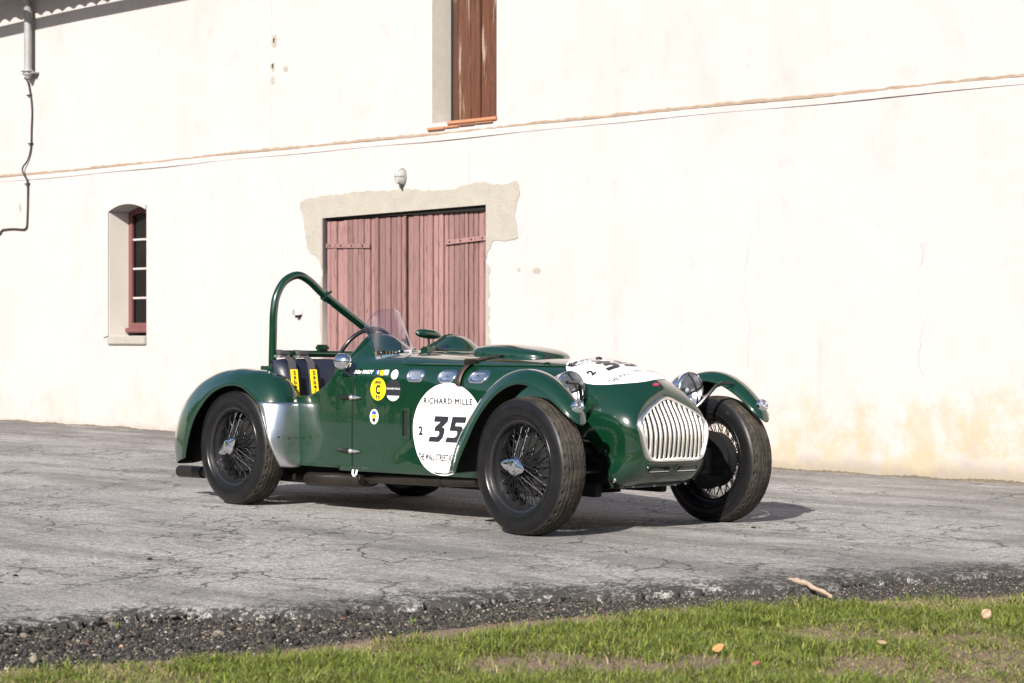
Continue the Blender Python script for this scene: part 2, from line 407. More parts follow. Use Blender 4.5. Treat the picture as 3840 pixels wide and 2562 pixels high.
def eB(y): return interp(y, EB)
def wob(y, k, amp):
    return amp * (math.sin(y * 7.1 * k + 1.3) * .4 + math.sin(y * 17.3 * k + .4) * .3 + math.sin(y * 41 * k + 2.) * .2 + math.sin(y * 83 * k) * .15)
def set_edge(me, vals):
    a = me.attributes.new('edge', 'FLOAT', 'POINT'); a.data.foreach_set('value', np.array(vals, np.float32))

def ground():
    # soil sheet reaching the horizon
    def axis(lo, hi, step, far):
        a = list(np.arange(lo, hi + 1e-6, step)); 
        return [-far, -300, -120, -60, -30] + a + [30, 60, 120, 300, far] if lo > -30 else a
    xs = axis(-16, 0, .5, 900)[:-5] + list(np.arange(.3, 5, .08)) + [5.5, 6, 7, 8, 10, 12, 30, 60, 120, 300, 900]; ys = axis(-16, -6, 1., 900)[:-5] + list(np.arange(-5.9, 1.5, .08)) + [2, 3, 4, 5, 6, 8, 30, 60, 120, 300, 900]
    P = []; e = []
    for x in xs:
        row = []
        for y in ys:
            d = x - eB(y) - wob(y, .6, .10)
            lift = .022 * sstep(-.1, .5, d)
            row.append((x, y, float(zg(x, y)) - .042 + lift)); e.append(1 - sstep(-.26, -.06, d))
        P.append(row)
    o = MB().grid(P).obj('ground', 'soil', None, sharp=0); set_edge(o.data, e); o['kind'] = 'structure'
    # asphalt sheet with a crumbled edge
    ys = list(np.arange(-30, -7, .4)) + list(np.arange(-7, 2.0, .022)) + list(np.arange(2.0, 8.1, .2))
    ds = [0, .004, .02, .05, .09, .14, .2, .3, .45, .7, 1.0, 1.4, 1.9, 2.5, 3.2, 4, 5, 6.2, 7.5, 9, 11, 14, 18, 26]
    P = []; e = []
    for y in ys:
        row = []
        ed = eA(y) + wob(y, .55, .10) + wob(y, 1.3, .035) + random.uniform(-.02, .02)
        for i, d in enumerate(ds):
            x = ed - d
            z = float(zg(x, y)) - (.04 if i == 0 else .012 * (1 - sstep(0, .12, d)) * 1.0 + random.uniform(0, .006) * (1 - sstep(.05, .4, d)))
            row.append((x, y, z)); e.append(1 - sstep(0, .30 + .5 * sstep(-4, -1.5, y), d))
        P.append(row)
    o = MB().grid([r[::-1] for r in P]).obj('asphalt', 'asphalt', None, sharp=0)
    set_edge(o.data, [q for i in range(len(ys)) for q in e[i * len(ds):(i + 1) * len(ds)][::-1]]); o['kind'] = 'structure'
ground()

# ------------------------------------------------------------------ barn
BO = (-5.532, 4.318, 0.0); BR = math.atan2(.0721, .9974)
barn = empty('barn', BO, (0, 0, BR))
tag(barn, 'long cream plastered barn with faded red double door and brown shutter', 'building')
ZT = 5.5
DX0, DX1, DZ = -2.476, -.308, 2.178      # door opening
SX0, SX1, SZ = -1.0, -.177, 2.955        # loft opening
WX0, WX1, WZ0, WZ1, WZ2 = -5.93, -5.262, 1.03, 2.365, 2.437   # arched window
def arch(x0, x1, zs, zt, n=12):
    w_ = (x1 - x0) / 2; h_ = zt - zs; r = (w_ * w_ + h_ * h_) / (2 * h_); cx, cz = (x0 + x1) / 2, zt - r; a = math.asin(w_ / r)
    return [(cx + r * math.sin(-a + 2 * a * k / n), cz + r * math.cos(-a + 2 * a * k / n)) for k in range(n + 1)]
def curve_slab(name, loops, thick, mat, parent):
    cu = bpy.data.curves.new(name, 'CURVE'); cu.dimensions = '2D'; cu.fill_mode = 'BOTH'; cu.extrude = thick / 2
    for lp in loops:
        s = cu.splines.new('POLY'); s.points.add(len(lp) - 1); s.use_cyclic_u = True
        for i, (a, b) in enumerate(lp): s.points[i].co = (a, b, 0, 1)
    t = bpy.data.objects.new('t', cu); col.objects.link(t); bpy.context.view_layer.update()
    me = bpy.data.meshes.new_from_object(t.evaluated_get(bpy.context.evaluated_depsgraph_get()))
    bpy.data.objects.remove(t); bpy.data.curves.remove(cu); me.name = name; me.materials.clear()
    # curve plane (x,y) -> (x,z); thickness along +y
    for v in me.vertices: v.co = (v.co.x, thick / 2 - v.co.z, v.co.y)
    me.update(); return put(name, me, mat, parent)
loops = [[(-30, -.4), (30, -.4), (30, ZT), (-30, ZT)],
         [(DX0, -.3), (DX0, DZ - .015), (DX1, DZ + .015), (DX1, -.3)],
         [(SX0, SZ), (SX0, ZT - .3), (SX1, ZT - .3), (SX1, SZ)],
         [(WX0, WZ0), *arch(WX0, WX1, WZ1, WZ2), (WX1, WZ0)]]
curve_slab('wall', loops, .34, 'plaster', barn)
# interior behind the openings so the building is closed
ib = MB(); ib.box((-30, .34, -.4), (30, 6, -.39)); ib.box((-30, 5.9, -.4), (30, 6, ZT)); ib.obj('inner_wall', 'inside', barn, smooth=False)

# string course: band proud of the wall with worn upper arris
def band(z0, z1, out, mat, name, jag, seed, x0=-30, x1=30, skip=None):
    rnd = random.Random(seed); xs = list(np.arange(x0, -9, 1.0)) + list(np.arange(-9, 7, .05)) + list(np.arange(7, x1 + .1, 1.0))
    P = []
    for x in xs:
        j = rnd.uniform(-jag, jag); k = rnd.uniform(-jag, jag) * .5; sg = .004 * math.sin(x * 1.3) + .003 * math.sin(x * 3.1 + 1)
        o_ = out * (.62 + .45 * math.sin(x * 2.1 + seed) * math.sin(x * .77 + 2) + rnd.uniform(-.12, .12))
        P.append([(x, .001, z0 + sg + k * .3), (x, -o_, z0 + sg + k * .3), (x, -o_, z1 + sg + j - .008), (x, -o_ + .006, z1 + sg + j), (x, .001, z1 + sg + j + .006)])
    return MB().grid(P).obj(name, mat, barn, sharp=30)
band(2.797, 2.848, .013, 'plaster', 'string_course', .004, 3)
band(2.850, 2.874, .010, 'edge', 'string_course_top', .007, 5)

# bare cement round the door head
patch = [(-2.79, 2.33), (-2.70, 2.352), (-2.55, 2.362), (-2.4, 2.374), (-2.2, 2.372), (-2.0, 2.386), (-1.82, 2.388), (-1.6, 2.376), (-1.36, 2.380), (-1.1, 2.352), (-.9, 2.348), (-.7, 2.345), (-.6, 2.36), (-.5, 2.378), (-.44, 2.394), (-.3, 2.385), (-.2, 2.362), (-.08, 2.355), (0.0, 2.366), (.058, 2.376), (.095, 2.34), (.101, 2.25), (.06, 2.16), (.044, 2.09), (.06, 1.98), (.074, 1.875), (-.03, 1.856), (-.14, 1.868), (-.232, 1.858), (-.26, 1.80), (-.285, 1.77), (DX1 + .006, 1.70),
         (DX1 + .004, 2.185), (DX0 - .004, 2.155), (DX0 - .005, 1.66), (-2.52, 1.74), (-2.58, 1.80), (-2.66, 1.83), (-2.70, 1.88), (-2.716, 1.98), (-2.74, 2.06), (-2.755, 2.18), (-2.80, 2.26)]
jp = []; rnd = random.Random(4)
for i, (a, b) in enumerate(patch):
    c_, d_ = patch[(i + 1) % len(patch)]; L = math.hypot(c_ - a, d_ - b); k = max(1, int(L / .035)) if not (i in (31, 32, 33)) else 1
    for q in range(k):
        t = q / k; j = 0 if i in (31, 32, 33, 34) else .008
        jp.append((a + (c_ - a) * t + rnd.uniform(-j, j), b + (d_ - b) * t + rnd.uniform(-j, j)))
o = curve_slab('cement_patch', [jp], .012, 'cement', barn); o.location.y = -.006
for xa, xb, z0, z1, sd_ in ((DX1 + .001, DX1 + .05, .7, 1.69, 1), (DX0 - .045, DX0 - .001, .6, 1.64, 2)):
    rnd = random.Random(sd_); zs = np.arange(z0, z1, .04)
    if sd_ == 1: pts = [(xa, z) for z in zs] + [(xb + rnd.uniform(-.03, .012), z) for z in zs[::-1]]
    else: pts = [(xb, z) for z in zs] + [(xa + rnd.uniform(-.006, .028), z) for z in zs[::-1]]
    o = curve_slab('cement_edging', [pts], .010, 'cement', barn); o.location.y = -.005
# plaster damage: small bare spots
for (x, z, r1, r2, sd_) in ((-3.19, 3.93, .045, .075, 1), (-3.21, 3.68, .035, .05, 2), (-3.02, 3.64, .04, .032, 3), (-3.21, 3.545, .035, .045, 4), (-7.63, 2.49, .03, .055, 5), (.30, 1.585, .05, .03, 7), (.09, 1.60, .025, .02, 8)):
    rnd = random.Random(sd_)
    pts = [(x + r1 * math.cos(2 * math.pi * k / 16) * rnd.uniform(.7, 1.15), z + r2 * math.sin(2 * math.pi * k / 16) * rnd.uniform(.7, 1.15)) for k in range(16)]
    o = curve_slab('bare_spot', [pts], .006, 'cement', barn); o.location.y = -.003 if sd_ != 6 else -.026
for (x, z) in ((-3.19, 3.935), (-3.21, 3.685)):
    MB().box((x - .004, -.012, z - .02), (x + .004, .0, z + .02)).box((x - .004, -.012, z + .014), (x + .014, -.006, z + .02)).obj('iron_hook', 'dark_metal', barn)

# double door: every board a piece of its own
door_in = .05
def leaf(x0, x1, zt0, zt1, n, name, dy, seed):
    rnd = random.Random(seed)
    root = MB().box((x0 + .02, door_in + .035 + dy, -.02), (x1 - .02, door_in + .06 + dy, 2.08)).obj(name, 'black_matte', barn)
    ws = [rnd.uniform(.75, 1.25) for _ in range(n)]; tot = sum(ws); x = x0
    for wd in ws:
        a = x; b = x + wd / tot * (x1 - x0); x = b
        t = (a + b) / 2; zt = zt0 + (zt1 - zt0) * (t - x0) / (x1 - x0) - rnd.uniform(0, .008)
        jy = rnd.uniform(-.010, .007); g = rnd.uniform(.002, .0075)
        MB().box((a + g, door_in + jy + dy, -.01), (b - g, door_in + .034 + dy, zt), .003).obj('plank', 'door_wood', root)
    return root
xm = -1.372
ll = leaf(DX0 + .008, xm, 2.128, 2.140, 15, 'door_leaf', 0, 1)
lr = leaf(xm + .012, DX1 - .006, 2.140, 2.158, 16, 'door_leaf', .012, 2)
MB().box((DX0, .03, 2.14), (DX1, .33, 2.20)).obj('door_lintel', 'black_matte', barn, smooth=False)
MB().box((xm - .022, door_in - .020, .0), (xm + .006, door_in - .002, 2.132), .003).obj('cover_strip', 'door_wood', ll)
def strap(leafo, x0, x1, za, zb, h_=.042, dy=0):
    f = lambda x: za + (zb - za) * (x - x0) / (x1 - x0)
    m_ = MB(); y0 = door_in - .020 + dy; y1 = door_in - .006 + dy
    v = [(x, y, f(x) + s_) for x in (x0, x1) for y in (y0, y1) for s_ in (-h_ / 2, h_ / 2)]
    m_.add(v, [(0, 1, 3, 2), (4, 6, 7, 5), (0, 4, 5, 1), (2, 3, 7, 6), (0, 2, 6, 4), (1, 5, 7, 3)])
    hs = m_.obj('hinge_strap', 'frame_wood' if False else 'door_wood', leafo, smooth=False)
    for k in range(4):
        x = x0 + (x1 - x0) * (.1 + .25 * k); MB().lathe([(0, -.006), (.008, -.004), (.010, 0)], 8, 'y', (x, y0, f(x))).obj('bolt', 'dark_metal', hs)
strap(ll, DX0 + .01, -1.853, 1.892, 1.872); strap(lr, -.86, DX1, 1.870, 1.898, dy=.012)
MB().tube([(DX0 - .02, .02, 1.82), (DX0 - .02, .02, 1.93)], .016).obj('hinge_pin', 'brick', ll)
MB().tube([(DX1 + .006, .02, 1.84), (DX1 + .006, .02, 1.96)], .014).obj('hinge_pin', 'dark_metal', lr)
MB().box((xm - .02, door_in - .05, .93), (xm + .05, door_in - .01, 1.0), .006).tube([(xm + .015, door_in - .055, .99), (xm + .03, door_in - .07, .95), (xm + .045, door_in - .055, .86), (xm + .04, door_in - .04, .80)], .014).obj('latch', 'black', lr)

# loft shutter
sh = MB().box((SX0 - .04, .255, SZ - .01), (SX1, .275, ZT - .32)).obj('shutter', 'black_matte', barn)
rnd = random.Random(9); x = SX0 + .075
for wd in (.075, .16, .12, .11, .135, .11, .13):
    b = min(x + wd, SX1 + .02)
    MB().box((x + .003, .20 + rnd.uniform(0, .018), SZ + rnd.uniform(.004, .012)), (b - .003, .24, ZT - .33), .004).obj('plank', 'shutter_wood', sh); x = b
MB().box((SX0 - .002, .003, SZ), (SX0 + .010, .25, ZT - .3)).obj('jamb_render', 'jamb_lit', barn)  # thin lining over the loft jamb, its colour lightened to stand for sunlight
rnd = random.Random(6)
sill = MB().box((SX0 + .22, -.022, SZ - .028), (SX1 + .01, .25, SZ + .004), .006).obj('loft_sill', 'brick', barn)
xx = SX0 - .03
for k in range(4):
    w_ = rnd.uniform(.16, .24); MB().box((xx, -.020 - rnd.uniform(0, .008), SZ - .066 + .008 * k), (min(xx + w_ - .006, -.55 + .2 * k), .02, SZ - .037 + rnd.uniform(-.004, .0)), .006).obj('brick', 'brick', sill); xx += w_

# arched window
wd_ = .275
win = MB()
def arch_frame(x0, x1, z0, zs, zt, t, y0, y1):
    o_ = [(x0, z0)] + arch(x0, x1, zs, zt) + [(x1, z0)]; i_ = [(x0 + t, z0 + t * 1.3)] + arch(x0 + t, x1 - t, zs - .03, zt - t) + [(x1 - t, z0 + t * 1.3)]
    n = len(o_); m_ = MB()
    v = [(a, y0, b) for a, b in o_] + [(a, y0, b) for a, b in i_] + [(a, y1, b) for a, b in o_] + [(a, y1, b) for a, b in i_]
    f = []
    for k in range(n):
        q = (k + 1) % n
        f += [(k, q, n + q, n + k), (2 * n + k, 3 * n + k, 3 * n + q, 2 * n + q), (k, 2 * n + k, 2 * n + q, q), (n + k, n + q, 3 * n + q, 3 * n + k)]
    return m_.add(v, f)
win = arch_frame(WX0 - .02, WX1 + .02, WZ0 + .03, WZ1, WZ2 + .015, .085, wd_ - .02, wd_ + .05).obj('window', 'frame_wood', barn, sharp=30)
MB().box((WX0 + .01, wd_ - .075, WZ0 + .035), (WX1 - .01, wd_ - .02, WZ0 + .085), .008).obj('weather_bar', 'frame_wood', win)
MB().box((-5.62, wd_ - .01, WZ0 + .1), (-5.56, wd_ + .03, WZ2 - .05)).obj('mullion', 'frame_wood', win)
zs_ = [1.136, 1.44, 1.757, 2.073, 2.36]
for z in zs_[1:4]:
    MB().box((WX0 + .06, wd_ - .008, z - .011), (WX1 - .06, wd_ + .018, z + .011), .003).obj('glazing_bar', 'bar_wood', win)
for k in range(4):
    for xa, xb in ((WX0 + .065, -5.62), (-5.56, WX1 - .065)):
        MB().box((xa, wd_ + .006, zs_[k] + .011), (xb, wd_ + .010, zs_[k + 1] - .011)).obj('pane', 'pane', win, smooth=False)
MB().box((WX0 - .0, -.03, WZ0 - .095), (WX1 + .006, .20, WZ0 - .004), .01).obj('window_sill', 'jamb', barn)
# raised plaster surround on the left and over the arch
oa = arch(WX0 - .09, WX1 + .004, WZ1 + .045, WZ2 + .046); ia = arch(WX0 + .0, WX1 - .0, WZ1, WZ2)
v = []; f = []
lo = [(WX0 - .09, WZ0 - .02)] + oa; li = [(WX0, WZ0 - .0)] + ia
for (a, b), (c_, d_) in zip(lo, li): v += [(a, .0, b), (a, -.014, b), (c_, -.014, d_), (c_, .002, d_)]
for k in range(len(lo) - 1):
    for q in range(3): f.append((4 * k + q, 4 * k + q + 1, 4 * k + q + 5, 4 * k + q + 4))
obj('window_surround', v, f, 'plaster', barn, sharp=30)
MB().box((WX0 + .0015, .003, WZ0 - .004), (WX0 + .006, wd_ - .021, WZ1 - .002)).obj('window_reveal_lit', 'reveal_lit', barn, smooth=False)  # added lining on the left reveal, whiter to brighten its grazing light
# things seen dimly behind the glass
MB().box((-5.75, .8, 1.0), (-5.3, 1.2, 1.35)).obj('stored_crate', 'paint', barn)

# eaves: half round gutter and canal tiles above it
def eave():
    xs = np.arange(-30, 30.1, .5); P = []
    for x in xs:
        sg = .006 * math.sin(x * 1.7) + .012 * max(-1.5, min(2, x + 7)) - .045
        P.append([(x, -.70 + .075 * math.cos(a), 5.045 + sg + .075 * math.sin(a)) for a in np.linspace(math.pi, 2 * math.pi, 9)])
    MB().grid(P).obj('gutter', 'zinc', barn, sharp=0)
    P = []
    for x in np.arange(-30, 30.01, .04):
        wv = .045 * abs(math.sin(math.pi * x / .21))
        P.append([(x, -.72, 5.075 + wv), (x, -.72, 5.10 + wv), (x, .5, 5.62 + wv), (x, .5, 5.58 + wv)])
    MB().grid(P).obj('roof_tiles', 'tile', barn, sharp=0)
    MB().box((-30, -.70, 5.14), (30, -.66, 5.15)).obj('eaves_board', 'shutter_wood', barn)
eave()

# things fixed to the wall
def wall_thing(name, x, y, z, label, cat):
    c_, s_ = math.cos(BR), math.sin(BR)
    o = empty(name, (BO[0] + x * c_ - y * s_, BO[1] + x * s_ + y * c_, z), (0, 0, BR)); tag(o, label, cat); return o
dp = wall_thing('downpipe', -7.36, 0, 3.98, 'grey zinc downpipe ending halfway down the cream wall', 'pipe')
MB().tube([(.02, -.62, 1.08), (.02, -.5, 1.02), (.02, -.16, .88), (.02, -.09, .8), (.02, -.085, .62), (.02, -.085, .02)], .045, 16).obj('upper_pipe', 'zinc', dp)
MB().lathe([(.046, .0), (.052, .01), (.052, .03), (.046, .04)], 18, 'z', (.02, -.085, .66)).obj('joint_collar', 'zinc', dp)
MB().lathe([(.046, .05), (.055, .035), (.078, .03), (.078, .02), (.055, .012), (.055, -.01), (.03, -.04), (.026, -.06)], 18, 'z', (.02, -.085, .0)).obj('end_collar', 'zinc', dp)
MB().box((-.1, -.09, -.005), (.12, -.002, .015), .003).obj('bracket', 'zinc', dp)
cb = wall_thing('wall_cable', -7.44, 0, 2.2, 'thin black cable hanging down the wall below the downpipe', 'cable')
pts = catmull([(.0, -.07, 1.745), (.02, -.03, 1.68), (.074, -.018, 1.41), (.065, -.018, 1.15), (.057, -.02, .95), (.0, -.022, .82), (-.078, -.04, .73), (-.04, -.045, .65), (.0, -.028, .57), (-.008, -.018, .35), (-.022, -.018, .10), (-.04, -.018, .055), (-.095, -.018, .038), (-.3, -.018, .052), (-.5, -.018, .05), (-.545, -.018, .035), (-.6, -.018, .0), (-.9, -.018, -.02), (-2.5, -.018, -.03)], 6)
MB().tube(pts, .010, 6).obj('cable_run', 'cable', cb, sharp=0)
for (x, z) in ((.03, 1.55), (.055, 1.0), (-.01, .55)): MB().box((x - .05, -.03, z - .006), (x + .03, -.001, z + .006)).obj('cable_clip', 'dark_metal', cb)
lp = wall_thing('bulkhead_lamp', -1.36, 0, 2.41, 'oval grey bulkhead lamp on the wall above the red door', 'wall lamp'); lp.scale = (.78, .78, .9)
def oval(rx, rz, n=24, cz=.09): return [(rx * math.cos(2 * math.pi * k / n), cz + rz * math.sin(2 * math.pi * k / n)) for k in range(n)]
MB().grid([[(a, y, b) for a, b in oval(rx, rz)] for rx, rz, y in ((.062, .092, 0), (.062, .092, -.03), (.055, .085, -.045), (.05, .08, -.045))], close_v=True).obj('housing', 'lampgrey', lp)
MB().grid([[(a, y, b) for a, b in oval(rx, rz)] for rx, rz, y in ((.052, .082, -.04), (.05, .08, -.08), (.04, .066, -.105), (.02, .03, -.118), (.001, .001, -.12))], close_v=True).obj('glass_bowl', 'lampglass', lp)
for x in (-.025, .025): MB().tube([(x, -.04, .01), (x, -.10, .03), (x, -.122, .09), (x, -.10, .15), (x, -.04, .17)], .0045, 6).obj('guard_wire', 'lampgrey', lp)
MB().tube([(-.055, -.05, .09), (-.045, -.11, .09), (0, -.126, .09), (.045, -.11, .09), (.055, -.05, .09)], .0045, 6).obj('guard_wire', 'lampgrey', lp)
MB().lathe([(.014, 0), (.014, -.04), (.010, -.04)], 10, 'z', (0, -.03, 0)).obj('cable_gland', 'black', lp)
sk = wall_thing('socket_box', -2.815, 0, 1.215, 'small pale weatherproof socket box on the wall beside the red door', 'socket')
MB().box((-.05, -.05, .012), (.05, 0, .085), .006).obj('box', 'plastic', sk); MB().box((-.047, -.056, .02), (-.004, -.049, .07), .003).obj('cover', 'greyplastic', sk)
MB().box((-.012, -.045, -.012), (.03, -.005, .014), .004).obj('plug', 'dark_metal', sk)

# crumbs and dirt gathered where the wall meets the yard
def dirt():
    rnd = random.Random(12); P = []; c_, s_ = math.cos(BR), math.sin(BR); tints = []
    for u in np.arange(-9.5, 6.5, .02):
        hgt = max(-.002, .006 + .010 * math.sin(u * 2.3) * math.sin(u * .61 + 1) + .004 * math.sin(u * 9.7) + rnd.uniform(-.003, .004)); dp_ = .05 + .04 * math.sin(u * 1.3) * math.sin(u * 3.7) + rnd.uniform(0, .02); row = []
        for t, hh in ((0, hgt * 1.3), (.35, hgt), (.75, hgt * .45), (1, -.01)):
            y = -dp_ * t - .0; X = BO[0] + u * c_ - y * s_; Y = BO[1] + u * s_ + y * c_; row.append((X, Y, float(zg(X, Y)) + hh + rnd.uniform(-.002, .003)))
        P.append(row)
    o = MB().grid(P).obj('wall_foot_dirt', 'dirt', None, smooth=False); o['kind'] = 'stuff'; o['label'] = 'line of dirt and plaster crumbs along the foot of the wall'
M['dirt'] = m_cement('dirt_crumbs', (.05, .042, .032), (.20, .17, .125))
dirt()

# ------------------------------------------------------------------ racing car (x forward, y to its left, z up)
car = empty('racing_car', (0, 0, 0), (-.0168, 0, 0))
tag(car, 'dark green open vintage racing car with wire wheels and number 35 roundels', 'car')
WF = smooth_fn([(.1, .365), (-.2, .392), (-.6, .452), (-.88, .498), (-1.13, .531), (-1.56, .578), (-1.9, .588), (-2.15, .584), (-2.5, .56)])
ZC = smooth_fn([(0.1, .845), (-.1, .862), (-.35, .874), (-.6, .884), (-1.0, .893), (-1.3, .905), (-1.8, .915)])
ZK = smooth_fn([(.1, .56), (-.2, .60), (-.6, .66), (-1.2, .70), (-1.8, .70)])
NX = smooth_fn([(.1, 2.1), (-.2, 2.25), (-.6, 2.75), (-1.0, 3.4), (-1.4, 3.8), (-1.8, 3.8)])
ZB = smooth_fn([(.1, .205), (-.2, .22), (-.6, .238), (-1.2, .236), (-2.2, .228)])
NB, NS, NTOP = 6, 12, 22
def hump(x, y):
    r = 0.
    for yc, k in ((-.30, 1.0), (.27, 1.02)):
        if yc < 0: ramp = 1 - sstep(-1.67, -1.50, x)
        else: ramp = 1 - sstep(-1.68, -1.47, x)
        q = abs(y - yc) / .235
        r = max(r, k * .105 * ramp * (1 - sstep(.12, 1.0, q)))
    return r
def sec(x):
    """half section from bottom centre to top centre: list of (y,z), y>=0 magnitude"""
    W, zc, zk, n, zb = WF(x), ZC(x), ZK(x), NX(x), ZB(x)
    fl = .045 * sstep(-1.45, -.7, x) * (1 - sstep(-.45, -.15, x)); zcr = min(.30 + max(0, (x + 1.46)) * .42, .5)
    side = lambda z: W + fl * (1 - sstep(zb, max(zcr, zb + .02), z)) - .006 * ((z - .5) / .25) ** 2
    S = side(zb + .02); out = []
    for k in range(NB): out.append(((S - .03) * k / (NB - 1), zb))
    out.append((S - .008, zb + .003))
    for k in range(NS): z = zb + .018 + (zk - zb - .018) * k / NS; out.append((side(z), z))
    Wk = side(zk)
    for k in range(NTOP + 1):
        a = math.pi / 2 * k / NTOP; c_, s_ = max(math.cos(a), 0), math.sin(a)
        out.append((Wk * c_ ** (2 / n), zk + (zc - zk) * s_ ** (2 / n)))
    return out
MSEC = len(sec(-1))
XB = -.2
# --- nose: from the grille ring back to the section at XB
GX = lambda z: interp(z, [(.36, .335), (.50, .330), (.55, .320), (.60, .300), (.65, .277), (.70, .258)])
gril = [(0, .364), (.10, .364), (.16, .366), (.195, .377), (.215, .40), (.235, .45), (.248, .50), (.254, .535), (.250, .562), (.232, .585), (.19, .612), (.14, .640), (.09, .662), (.045, .682), (.018, .690), (0, .692)]
def resample(pts, n):
    P = [Vector((*p, 0)) for p in pts]; L = [0]
    for a, b in zip(P, P[1:]): L.append(L[-1] + (b - a).length)
    out = []
    for k in range(n):
        s_ = L[-1] * k / (n - 1); out.append((float(np.interp(s_, L, [p.x for p in P])), float(np.interp(s_, L, [p.y for p in P]))))
    return out
gs = catmull([(a, b, 0) for a, b in gril], 6); gs = [(p.x, p.y) for p in gs]
# key split so that corners of both rings correspond
def split_at(pts, i0, i1): return pts[i0:i1 + 1]
gb = resample(split_at(gs, 0, 3 * 6), NB + 1); gside = resample(split_at(gs, 3 * 6, 8 * 6), NS + 1); gtop = resample(split_at(gs, 8 * 6, len(gs) - 1), NTOP + 1)
ringA = gb + gside[:-1] + gtop
ringA = ringA[:NB + 1] + ringA[NB + 1:]
secB = sec(XB)
assert len(ringA) == MSEC, (len(ringA), MSEC)
def nose_pt(j, s_):
    (ya, za), (yb, zb) = ringA[j], secB[j]
    A_ = Vector((GX(za) - .01 - .06 * (ya / .25) ** 2 * 0, ya, za)); B_ = Vector((XB, yb, zb))
    (y0, z0), (y1, z1) = ringA[max(j - 1, 0)], ringA[min(j + 1, MSEC - 1)]
    t = Vector((0, y1 - y0, z1 - z0)); t = t.normalized() if t.length > 1e-6 else Vector((0, 1, 0))
    nrm = Vector((0, t.z * (sstep(.0, .14, ya) if za > .6 else 1), -t.y))
    bot = 1 - sstep(.36, .44, za); top = sstep(.54, .64, za)
    TA = nrm * (.30 + .28 * bot - .05 * top) + Vector((-.10 + .02 * bot + .19 * top, 0, 0))
    TB = Vector((-.62 - .08 * top, .10 * (1 - top) * (1 - bot) + .06 * top * min(1, ya / .15), 0))
    u = s_; h00 = 2 * u ** 3 - 3 * u * u + 1; h10 = u ** 3 - 2 * u * u + u; h01 = -2 * u ** 3 + 3 * u * u; h11 = u ** 3 - u * u
    return A_ * h00 + TA * h10 + B_ * h01 + TB * h11
# wheel-arch style cut-outs in the nose sides where the swing axles pass
def arch_in(x, z): return ((x + .07) / .25) ** 2 + (max(z - .33, 0) / .145) ** 2 < 1 and z > .19
xs_main = list(np.arange(-.24, -1.26, -.04)) + list(np.arange(-1.28, -1.7201, -.02))
def shell(side):
    rows = [[nose_pt(j, k / 26) for j in range(MSEC)] for k in range(27)]
    for x in xs_main:
        rows.append([Vector((x, y, z + (hump(x, side * y) if z > .80 else 0))) for (y, z) in sec(x)])
    return [[Vector((p.x, p.y * side, p.z)) for p in r] for r in rows]
def build_body():
    V = []; F = []
    for side in (-1, 1):
        rows = shell(side); n, m = len(rows), len(rows[0]); k0 = len(V)
        # refine faces around the cut-out by snapping its border
        flag = [[arch_in(p.x, p.z) and abs(p.y) > .22 for p in r] for r in rows]
        keep = []
        for i in range(n - 1):
            for j in range(m - 1):
                if all((flag[i][j], flag[i + 1][j], flag[i][j + 1], flag[i + 1][j + 1])): continue
                q = (k0 + i * m + j, k0 + i * m + j + 1, k0 + (i + 1) * m + j + 1, k0 + (i + 1) * m + j)
                keep.append(q if side > 0 else q[::-1])
        for i in range(n):
            for j in range(m):
                p = rows[i][j].copy()
                if flag[i][j] and p.z > .27:
                    # push border vertices onto the arch outline
                    dx, dz = (p.x + .07) / .25, max(p.z - .33, 0) / .145; L = math.hypot(dx, dz)
                    if L > .62: p.x = -.07 + dx / L * .25; p.z = .33 + dz / L * .145 if p.z > .33 else p.z
                V.append(p)
        F += keep
    bm = bmesh.new(); vs = [bm.verts.new(v) for v in V]
    for q in F:
        try: bm.faces.new([vs[i] for i in q])
        except ValueError: pass
    bmesh.ops.remove_doubles(bm, verts=bm.verts[:], dist=.0006)
    for v in [v for v in bm.verts if not v.link_faces]: bm.verts.remove(v)
    bmesh.ops.recalc_face_normals(bm, faces=bm.faces[:])
    me = bpy.data.meshes.new('body'); bm.to_mesh(me); bm.free()
    me.polygons.foreach_set('use_smooth', [True] * len(me.polygons)); me.set_sharp_from_angle(angle=R_(50))
    return me
body_me = build_body(); body = put('body', body_me, 'paint', car)
sol = body.modifiers.new('thickness', 'SOLIDIFY'); sol.thickness = .004; sol.offset = -1

# --- cockpit sides and tail
ZCUT = smooth_fn([(-1.70, .845), (-1.755, .795), (-1.81, .736), (-1.89, .686), (-1.98, .654), (-2.10, .641), (-2.22, .66), (-2.34, .74), (-2.44, .80)])
side_bvh_v = []; side_bvh_f = []
def side_y(x, z): return WF(x) - .006 * ((z - .5) / .25) ** 2
for sgn, nm in ((-1, 'cockpit_side'), (1, 'cockpit_side')):
    P = []
    for x in np.arange(-1.71, -2.46, -.025):
        P.append([(x, sgn * side_y(x, z) * (1.0 if x < -1.73 else .997), z) for z in np.linspace(ZB(x) + .018, ZCUT(x), 14)] + [(x, sgn * (side_y(x, ZCUT(x)) - .03), ZCUT(x) - .005), (x, sgn * (WF(x) - .035), .30)])
    MB().grid(P).obj(nm, 'paint', car, sharp=50)
    pts = [(x, sgn * (side_y(x, ZCUT(x)) - .006), ZCUT(x)) for x in np.arange(-1.70, -2.45, -.03)]
    MB().tube(pts, .0085, 8).obj('coaming_bead', 'paint', car, sharp=0)
